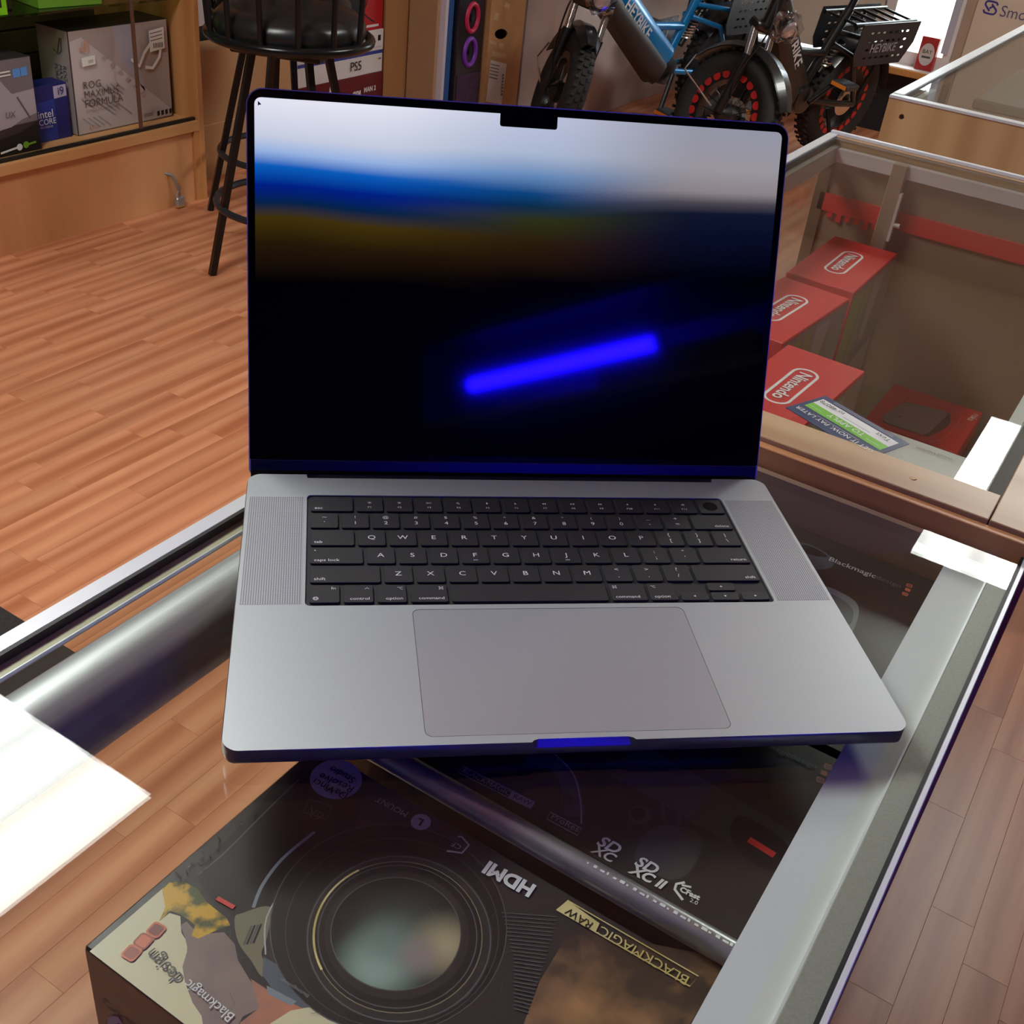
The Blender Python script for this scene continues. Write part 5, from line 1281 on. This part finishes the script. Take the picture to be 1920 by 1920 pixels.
# ------------------------------------------------------------------ wall lettering and sill pack by the window
q0, q1 = PY_(1856, 26, YF), PY_(1930, 40, YF)
sl = thing('wall_lettering', 'dark blue shop name lettering on the beige wall', 'sign', (q0.x, YF - 0.001, q0.z - .05))
INK = mat('ink_blue', (52, 50, 128), 0.5)
text(sl, 'Smo', 0.09, (PY_(1873, 32, YF).x, YF, PY_(1873, 30, YF).z), (1, 0, 0), (0, 0, 1), mat('ink_slate', (88, 84, 120), 0.5), 'LEFT', 'BOTTOM_BASELINE', world=True, fitw=PY_(1924, 32, YF).x - PY_(1873, 32, YF).x, off=0.001)
pr = Print(sl, 'printed_emblem', (q0.x, YF, q0.z), (1, 0, 0), (0, 0, 1), 0.0003, world=True)
def em(x, y):
    p_ = PY_(1840 + x / 13.65, y / 13.65, YF); return (p_.x - q0.x, p_.z - q0.z)
for path in ([(60, 240), (66, 290), (95, 322), (270, 368), (335, 350), (372, 300), (370, 250), (272, 105)], [(422, 145), (410, 95), (372, 62), (200, 28), (140, 45), (112, 95), (120, 140), (205, 285)], [(205, 215), (300, 165)]):
    pr.line([em(*q) for q in spline(path, 4, False)], 0.0085, INK)
pr.done()
k0 = PY_(1740, 104, YF - 0.05)
t, a, b, h = carton('sill_pack', 'small red pack with a round white badge on the window sill', 'box', (k0.x - 0.045, YF - 0.075, 0.3365), (k0.x + 0.04, YF - 0.03, 0.49), mat('pack_red', (170, 44, 40), 0.45))
pr = Print(t, 'printed_front', (-a, -b, 0), (1, 0, 0), (0, 0, 1), 0.0003); pr.poly(circ(a, h * .48, a * .86, h * .34, n=24), mat('pack_pale', (200, 190, 188), 0.5)); pr.line([(a * .5, h * .40), (a * 1.5, h * .40)], 0.010, DGREY); pr.done()
text(t, 'BAY', 0.03, (0, -b, h * .56), (1, 0, 0), (0, 0, 1), BLACK, fitw=a * 1.1, off=0.001)

# ------------------------------------------------------------------ bar stools
def stool(cx, cy, rz, label, seat_z=0.70):
    t = thing('bar_stool', label, 'stool', (cx, cy, 0), rz, 'black metal bar stools')
    for k in range(4):
        a = math.pi / 4 + k * math.pi / 2; c, s_ = math.cos(a), math.sin(a)
        mk('leg', MB().tube([(0.265 * c, 0.265 * s_, 0.0), (0.115 * c, 0.115 * s_, seat_z - 0.045)], [0.0135, 0.0135], 4), BLKMET, t)
    r = 0.265 - 0.15 * (0.20 / (seat_z - .045))
    mk('foot_ring', MB().tube([((r + 0.005) * math.cos(x * .1745), (r + .005) * math.sin(x * .1745), 0.20) for x in range(36)], 0.011, 8, closed=True), mat('ring_steel', (58, 60, 68), 0.35, 0.5), t, smooth=True)
    mk('swivel_plate', MB().box((-0.13, -0.13, seat_z - 0.055), (0.13, 0.13, seat_z - 0.035), 0.004), BLKMET, t)
    mk('seat_hoop', MB().tube([(0.228 * math.cos(x * .1571), 0.228 * math.sin(x * .1571), seat_z - 0.015) for x in range(40)], 0.014, 10, closed=True), mat('hoop_black', (28, 30, 32), 0.22, 0.4), t, smooth=True)
    mk('seat_cushion', MB().lathe([(0.05, -0.02), (0.205, -0.02), (0.215, 0.005), (0.212, 0.03), (0.19, 0.052), (0.12, 0.060), (0.0, 0.062)], 40, (0, 0, seat_z)), mat('cushion_vinyl', (34, 33, 34), 0.3), t, smooth=True)
    for k in range(7):
        a = math.radians(180 - 75 + 25 * k)
        mk('spindle', MB().tube([(0.228 * math.cos(a), 0.228 * math.sin(a), seat_z - 0.01), (0.25 * math.cos(a), 0.25 * math.sin(a), seat_z + 0.30)], 0.0085, 8), BLKMET, t, smooth=True)
    mk('back_rail', MB().tube([(0.25 * math.cos(math.radians(90 + x * 7.5)), 0.25 * math.sin(math.radians(90 + x * 7.5)), seat_z + 0.30) for x in range(25)], 0.014, 8), BLKMET, t, smooth=True)
stool(-1.86, 1.83, math.radians(112), 'black bar stool with its round cushion and spindle back in view')
stool(-2.215, 2.20, math.radians(98), 'black bar stool tucked behind the other one against the tan carton', 0.66)

# ------------------------------------------------------------------ electric bikes
TIRE = noisy('tyre_rubber', (26, 25, 26), (36, 35, 36), 60, 0.75, bump=0.3)
BBLK = mat('bike_black', (20, 20, 23), 0.35, coat=0.2)
BBLUE = mat('bike_blue', (6, 122, 186), 0.28, 0.2, coat=0.5)
CHROME = mat('bike_chrome', (214, 210, 204), 0.15, 0.9)
DOT = mat('rim_red', (186, 34, 34), 0.5)
AMBER = mat('reflector_amber', (236, 140, 50), 0.3)
def bike(name, label, pos, head_deg, steer_deg, lean_deg, frame_m, fa, ra, name_txt, dots, panel_txt=None, pan=0.6, crank=-35, fen=40, bulk=1.0):
    """local frame: x forward, y left, z up; origin on the ground under the cranks"""
    t = thing(name, label, 'bicycle', pos, rot=Matrix.Rotation(math.radians(head_deg), 4, 'Z') @ Matrix.Rotation(math.radians(-lean_deg), 4, 'X'))
    R, r = 0.207, 0.050
    def wheel(cx, nm, M=None):
        X = (lambda mb: mb.xform(M)) if M is not None else (lambda mb: mb)
        prof = [(R + r * math.sin(a) * (0.96 if a > 0 else 1), r * 1.02 * math.cos(a)) for a in [math.radians(q) for q in (-42, -15, 15, 45, 70, 90, 110, 135, 165, 195, 222)]]
        w = mk(nm, X(MB().lathe([(0.150, 0.024)] + prof + [(0.150, -0.024)], 44, (cx, 0, R + r), 'Y', caps=False)), TIRE, t, smooth=True, sharp=50)
        tr = MB()
        for k in range(46):
            a = 2 * math.pi * k / 46
            for sy, da in ((-0.026, 0), (0.0, 0.07), (0.026, 0)):
                c, s_ = math.cos(a + da), math.sin(a + da); o = len(tr.v)
                tr.box((-0.006, sy - 0.009, -0.002), (0.006, sy + 0.009, 0.005))
                rad = R + r * (0.965 if sy else 1.0)
                tr.v[o:] = [(cx + c * (rad + z) - s_ * x, y, R + r + s_ * (rad + z) + c * x) for x, y, z in tr.v[o:]]
        tro = mk('tread_blocks', X(tr), TIRE, w, kind='stuff')
        mk('rim', X(MB().lathe([(0.136, -0.030), (0.174, -0.032), (0.176, -0.024), (0.176, 0.024), (0.174, 0.032), (0.136, 0.030), (0.132, 0.0)], 40, (cx, 0, R + r), 'Y', caps=False)), BBLK, w, smooth=True, sharp=40)
        sp = MB()
        for k in range(16):
            a = 2 * math.pi * k / 16; b = a + (0.35 if k % 2 else -0.35); y = 0.018 if k % 2 else -0.018
            sp.tube([(cx + 0.03 * math.cos(b), y, R + r + 0.03 * math.sin(b)), (cx + 0.152 * math.cos(a), y * .3, R + r + 0.152 * math.sin(a))], 0.0016, 4)
        mk('spokes', X(sp), BLKMET, w, kind='stuff')
        mk('hub', X(MB().lathe([(0.012, -0.055), (0.034, -0.035), (0.045, -0.028), (0.045, 0.028), (0.034, 0.035), (0.012, 0.055)], 20, (cx, 0, R + r), 'Y')), BBLK, w, smooth=True)
        mk('brake_disc', X(MB().lathe([(0.03, 0.040), (0.072, 0.040), (0.072, 0.042), (0.03, 0.042)], 28, (cx, 0, R + r), 'Y', caps=False)), CHROME, w)
        if dots:
            d = MB()
            for k in range(22):
                a = 2 * math.pi * k / 22
                for sy in (-1, 1): d.lathe([(0.0175, -0.001), (0.0175, 0.001)], 10, (cx + 0.158 * math.cos(a), sy * 0.0335, R + r + 0.158 * math.sin(a)), 'Y')
            mk('rim_dots', X(d), DOT, w, kind='stuff')
        return w
    wheel(-ra, 'rear_wheel')
    zc = R + r
    top = Vector((fa - 0.165, 0, 0.80)); low = Vector((fa - 0.115, 0, 0.62)); bb = Vector((0, 0, 0.285))
    S = Matrix.Translation(low) @ Matrix.Rotation(math.radians(steer_deg), 4, (top - low).normalized()) @ Matrix.Translation(-low)
    wheel(fa, 'front_wheel', S)
    X = lambda mb: mb.xform(S)
    # fork: crown, chrome stanchions, lower legs
    fk = MB()
    for sy in (-0.072, 0.072): fk.tube([(fa - 0.055, sy, 0.50), (fa, sy, zc)], [0.021, 0.019], 12)
    fk.box((low.x - 0.03, -0.09, 0.585), (low.x + 0.03, 0.09, 0.62), 0.008)
    fo = mk('fork', X(fk), BBLK, t, smooth=True, sharp=40)
    for sy in (-0.072, 0.072): mk('stanchion', X(MB().tube([(low.x + 0.002, sy, 0.60), (fa - 0.055, sy, 0.49)], 0.0155, 12)), CHROME, fo, smooth=True)
    # front fender with stays
    fe = MB(); rg = []
    for k in range(13):
        a = math.radians(fen + k * (167 - fen) / 12); rad = R + r + 0.022
        w_ = 0.055 if k > 1 else 0.035 + 0.010 * k
        rg.append([(fa + rad * math.cos(a), -w_, zc + rad * math.sin(a) - 0.012), (fa + (rad + .014) * math.cos(a), -w_ * .5, zc + (rad + .014) * math.sin(a)), (fa + (rad + .014) * math.cos(a), w_ * .5, zc + (rad + .014) * math.sin(a)), (fa + rad * math.cos(a), w_, zc + rad * math.sin(a) - 0.012)])
    fe.rings(rg, closed=False, cap0=False, cap1=False)
    rg2 = [[(x - .002 * math.copysign(1, x - fa), y, z - .004) for x, y, z in q] for q in rg]; fe.rings(rg2, closed=False, cap0=False, cap1=False)
    ff = mk('front_fender', X(fe), mat('fender_black', (26, 26, 30), 0.3, coat=0.4), t, smooth=True)
    for sy in (-1, 1):
        mk('fender_stay', X(MB().tube([(fa - 0.262, sy * 0.06, zc + 0.09), (fa - 0.250, sy * 0.085, zc + 0.02), (fa - 0.03, sy * 0.09, zc + 0.0)], 0.0042, 6)), CHROME, ff, smooth=True)
    # headlight on the crown
    hl = mk('headlight', X(MB().lathe([(0.012, -0.03), (0.036, -0.012), (0.042, 0.015), (0.038, 0.022), (0.0, 0.026)], 20, (low.x + 0.075, 0, 0.66), 'X')), BBLK, t, smooth=True)
    mk('lamp_lens', X(MB().lathe([(0.036, 0.0), (0.030, 0.010), (0.0, 0.014)], 20, (low.x + 0.097, 0, 0.66), 'X')), mat('lamp_clear', (200, 200, 206), 0.1, 0.4), hl, smooth=True)
    wr = MB().sphere((low.x + 0.08, 0, 0.66), 0.062, 14, 9); random.seed(5)
    wr.v = [(x + random.uniform(-.011, .011), y + random.uniform(-.011, .011), z + random.uniform(-.011, .011)) for x, y, z in wr.v]
    mk('plastic_wrap', X(wr), glass('wrap_film', (240, 240, 244), 0.22, 0.08, 3.0), hl)
    mk('brake_hose', X(MB().tube(spline([(low.x, -0.05, 0.72), (low.x + 0.10, -0.12, 0.62), (fa - 0.02, -0.10, 0.42), (fa + 0.01, -0.075, 0.33)], 5, False), 0.004, 6)), BBLK, t, smooth=True)
    # handlebar and stem
    mk('handlebar', X(MB().tube([top, top + Vector((-0.03, 0, 0.26))], 0.018, 10).tube(spline([(top.x - 0.10, -0.31, 1.06), (top.x - 0.03, -0.15, 1.08), (top.x - 0.02, 0, 1.05), (top.x - 0.03, 0.15, 1.08), (top.x - 0.10, 0.31, 1.06)], 4, False), 0.0125, 8)), BLKMET, t, smooth=True)
    for sy in (-1, 1): mk('grip', X(MB().tube([(top.x - 0.065, sy * 0.22, 1.07), (top.x - 0.10, sy * 0.31, 1.06)], 0.017, 10)), RUBBER, t, smooth=True)
    # frame: head tube, deep down tube with battery, seat tube, stays
    fr = MB().tube([top + Vector((0.004, 0, 0.01)), low - Vector((-.004, 0, 0.02))], 0.029, 14)
    def beam(p, q, wa, ha, wb, hb):
        d = (q - p).normalized(); sd = Vector((0, 1, 0)); up = sd.cross(d).normalized()
        def ring_(c, w_, h_): return [c + sd * x * w_ + up * y * h_ for x, y in ((-.7, -1), (.7, -1), (1, -.55), (1, .55), (.7, 1), (-.7, 1), (-1, .55), (-1, -.55))]
        return [ring_(p, wa, ha), ring_(q, wb, hb)]
    hp = low + (top - low) * 0.45
    fr.rings(beam(hp + Vector((-.01, 0, .01)), bb + Vector((0.02, 0, 0.05)), 0.030 * bulk, 0.040 * bulk, 0.034 * bulk, 0.045 * bulk))
    st = Vector((-0.17, 0, 0.66))
    fr.tube([bb, st], 0.020, 12)
    fr.tube([bb + (st - bb) * .5, hp + (bb - hp) * 0.62 + Vector((0, 0, .05))], 0.018, 12)
    for sy in (-1, 1):
        fr.tube([bb + Vector((0, sy * .03, 0)), (-ra * .5, sy * 0.075, 0.27), (-ra, sy * 0.085, zc)], 0.014, 10)
        fr.tube([bb + (st - bb) * .62 + Vector((0, sy * .02, 0)), (-ra * .6, sy * 0.08, 0.48), (-ra, sy * 0.085, zc)], 0.0125, 10)
        fr.tube([bb + (st - bb) * .75, (-ra * .7, sy * 0.085, 0.555), (-ra - .12, sy * 0.085, 0.56)], 0.012, 10)
    fm = mk('frame', fr, frame_m, t, smooth=True, sharp=40)
    bt = MB().rings(beam(hp + Vector((-.02, 0, -.045 * bulk)), bb + Vector((0.06, 0, 0.0)), 0.036 * bulk, 0.036 * bulk, 0.040 * bulk, 0.045 * bulk))
    mk('battery_cover', bt, mat('battery_brown', (44, 34, 30), 0.45), t, smooth=True, sharp=40)
    d = (bb - hp).normalized()
    for sy in (-1, 1):
        mid = hp + (bb - hp) * 0.42 + Vector((0, sy * 0.0335 * bulk, 0.015)); xd = d if sy < 0 else -d
        if sy > 0: xd = d
        nrm = Vector((0, sy, 0)); yd = nrm.cross(xd)
        text(t, name_txt, 0.05, mid, xd, yd, mat('bike_lettering', (206, 208, 212), 0.4), fitw=0.27, off=0.0025, bold=0.001)
    # drive: motor cover, chainring, cranks, pedals
    mk('crank_housing', MB().lathe([(0.02, -0.055), (0.060, -0.045), (0.068, 0.0), (0.060, 0.045), (0.02, 0.055)], 20, tuple(bb), 'Y'), BBLK, t, smooth=True)
    mk('chainring', MB().lathe([(0.03, -0.062), (0.085, -0.062), (0.085, -0.058), (0.03, -0.058)], 28, tuple(bb), 'Y'), mat('chain_dark', (44, 42, 44), 0.4, 0.6), t)
    for sy, an in ((-1, math.radians(crank)), (1, math.radians(crank + 180))):
        e = bb + Vector((0.165 * math.cos(an), sy * 0.09, 0.165 * math.sin(an)))
        mk('crank', MB().tube([bb + Vector((0, sy * .07, 0)), e], 0.011, 8), BLKMET, t, smooth=True)
        pdl = mk('pedal', MB().box((e.x - .045, e.y - (.09 if sy < 0 else 0), e.z - .012), (e.x + .045, e.y + (.09 if sy > 0 else 0), e.z + .012), 0.004), mat('pedal_grey', (52, 52, 56), 0.5), t)
        for dx in (-.046, .044): mk('reflector', MB().box((e.x + dx, min(e.y, e.y + sy * .08), e.z - .008), (e.x + dx + .003, max(e.y, e.y + sy * .08), e.z + .008)), AMBER, pdl)
    # seat, rack with perforated side plates, rear light, kickstand
    mk('seat_post', MB().tube([st, st + Vector((-0.06, 0, 0.22))], 0.016, 10), BLKMET, t, smooth=True)
    mk('saddle', MB().rings([[(-0.36, y * .10, 0.90 + z) for y, z in ((-1, 0), (-.6, .03), (.6, .03), (1, 0), (.6, -.02), (-.6, -.02))], [(-0.22, y * .075, 0.90 + z) for y, z in ((-1, 0), (-.6, .03), (.6, .03), (1, 0), (.6, -.03), (-.6, -.03))], [(-0.08, y * .022, 0.90 + z) for y, z in ((-1, 0), (-.6, .025), (.6, .025), (1, 0), (.6, -.02), (-.6, -.02))]]), mat('saddle_vinyl', (24, 24, 26), 0.45), t, smooth=True)
    zr = pan
    rk = MB()
    for sy in (-0.085, 0.085): rk.tube([(-ra + 0.22, sy, zr), (-ra - 0.26, sy, zr)], 0.010, 8)
    for k in range(6): rk.tube([(-ra + 0.20 - k * 0.088, -0.085, zr), (-ra + 0.20 - k * 0.088, 0.085, zr)], 0.006, 6)
    for sy in (-0.085, 0.085): rk.tube([(-ra - 0.02, sy, zc), (-ra - 0.10, sy, zr)], 0.008, 8)
    rkm = mk('rear_rack', rk, BLKMET, t, smooth=True)
    for sy in (-1, 1):
        pl_ = MB(); y = sy * 0.115
        x0, x1, z0, z1 = -ra - 0.25, -ra + 0.20, zr - 0.17, zr + 0.012
        o = [(x0 + .06, z0), (x1 - .03, z0), (x1, z0 + .05), (x1, z1), (x0, z1), (x0, z0 + .09)]
        holes = []
        for i in range(7):
            for j in range(4):
                hx, hz_ = x0 + 0.085 + i * 0.046, z0 + 0.035 + j * 0.036
                if j == 1 and 1 <= i <= 4: continue
                holes.append(rr(hx - 0.013, hz_ - 0.005, hx + 0.013, hz_ + 0.005, 0.0045, 2))
        ap = [p for q in [o] + holes for p in q]
        tr_ = geometry.tessellate_polygon([[Vector((p[0], p[1], 0)) for p in q] for q in [o] + holes])
        for yy, sg in ((y, -1), (y + 0.004, 1)):
            fs = []
            for q in tr_:
                a, b, c = (ap[i] for i in q); cr = (b[0] - a[0]) * (c[1] - a[1]) - (b[1] - a[1]) * (c[0] - a[0]); fs.append(tuple(q) if cr * -sg > 0 else tuple(reversed(q)))
            pl_.add([(x, yy, z) for x, z in ap], fs)
        n = len(o); pl_.add([(x, y, z) for x, z in o] + [(x, y + .004, z) for x, z in o], [(i, (i + 1) % n, n + (i + 1) % n, n + i) for i in range(n)])
        mk('side_plate', pl_, mat('plate_black', (34, 35, 42), 0.4), t)
        if panel_txt:
            text(t, panel_txt, 0.05, (-ra - 0.01, y + (.004 if sy > 0 else 0), zr - 0.095), (-sy, 0, 0), (0, 0, 1), mat('plate_lettering', (150, 152, 164), 0.5), fitw=0.20, off=0.002, bold=0.001)
    rl = mk('rear_light', MB().sphere((-ra - 0.275, 0, zr - 0.10), 0.05, 12, 8, (0.35, 0.8, 1)), BBLK, t, smooth=True)
    mk('red_lens', MB().sphere((-ra - 0.287, 0, zr - 0.10), 0.042, 12, 8, (0.3, 0.7, 1)), mat('lens_red', (120, 16, 24), 0.3), rl, smooth=True)
    rf = MB(); rg = []
    for k in range(11):
        a = math.radians(40 + k * 13); rad = R + r + 0.024; w_ = 0.06
        rg.append([(-ra + rad * math.cos(a), -w_, zc + rad * math.sin(a) - .01), (-ra + (rad + .012) * math.cos(a), -w_ * .5, zc + (rad + .012) * math.sin(a)), (-ra + (rad + .012) * math.cos(a), w_ * .5, zc + (rad + .012) * math.sin(a)), (-ra + rad * math.cos(a), w_, zc + rad * math.sin(a) - .01)])
    rf.rings(rg, closed=False, cap0=False, cap1=False); mk('rear_fender', rf, MATS['fender_black'], t, smooth=True)
    lt = math.tan(math.radians(lean_deg))
    mk('kickstand', MB().tube([(-ra * .55, 0.06, 0.24), (-ra * .62, 0.19, -0.19 * lt + 0.008)], 0.010, 8), BLKMET, t, smooth=True)
    mk('shock', MB().tube([bb + Vector((-0.10, 0, 0.10)), (-0.20, 0, 0.52)], 0.016, 10), BBLK, t, smooth=True)
    sh = MB(); sh.tube([(-0.13 - 0.05 * k / 60 + 0.026 * math.cos(k * .8), 0.026 * math.sin(k * .8), 0.42 + 0.0016 * k) for k in range(60)], 0.005, 6)
    mk('shock_spring', sh, CHROME, t, smooth=True)
    return t
bike('electric_bike', 'blue electric bike with a black battery tube parked along the grey wall', (-1.86, 4.34, 0), -100, 52, 7, BBLUE, 0.74, 0.46, 'HEYBIKE', False, None, 0.62, crank=110, fen=66, bulk=1.35)
bike('electric_bike', 'black electric bike with red-dotted rims and a plastic-wrapped headlight', (-1.22, 4.42, 0), -107, 92, 8, BBLK, 0.50, 0.34, 'HEYBIKE', True, 'HEYBIKE', 0.62)

# ------------------------------------------------------------------ shelf with a blue tube on the staff wall (seen mirrored in the screen)
def blue_shelf():
    t = thing('wall_shelf_offscreen', 'dark wall shelf lit by a blue tube behind the staff side of the counter', 'shelf', (1.72, -1.05, 1.40))
    DK = mat('shelf_black', (26, 24, 30), 0.6)
    def P(n, mb, m_, **k): return mk(n, mb, m_, t, world=True, **k)
    P('back_board', MB().box((1.835, -1.62, 1.40), (1.85, -0.50, 1.70)), mat('shelf_back', (120, 118, 122), 0.6))
    P('bottom_board', MB().box((1.55, -1.62, 1.44), (1.85, -0.50, 1.46)), mat('shelf_board', (110, 108, 112), 0.5))
    P('top_board', MB().box((1.55, -1.62, 1.66), (1.85, -0.50, 1.68)), DK)
    P('side_board', MB().box((1.55, -1.64, 1.40), (1.85, -1.62, 1.70)), DK)
    P('side_board', MB().box((1.55, -0.50, 1.40), (1.85, -0.48, 1.70)), DK)
    tube = mat('blue_tube', (20, 10, 255), 0.4, emit=(18, 6, 255), estr=BLUE)
    P('light_tube_offscreen', MB().tube([(1.62, -1.53, 1.555), (1.62, -0.955, 1.555)], 0.014, 14), tube)
    for yy in (-1.535, -0.955): P('tube_cap', MB().tube([(1.62, yy - 0.012, 1.555), (1.62, yy + 0.012, 1.555)], 0.016, 14), DK)
    P('tube_holder', MB().box((1.63, -1.5, 1.553), (1.835, -1.49, 1.557)).box((1.63, -1.0, 1.553), (1.835, -0.99, 1.557)), DK)
    solo('carton', MB().box((1.60, -1.12, 1.46), (1.80, -0.72, 1.535), 0.003), mat('carton_dark', (70, 56, 50), 0.6), 'flat brown carton lying on the blue-lit wall shelf', 'box')
blue_shelf()

flush_text()
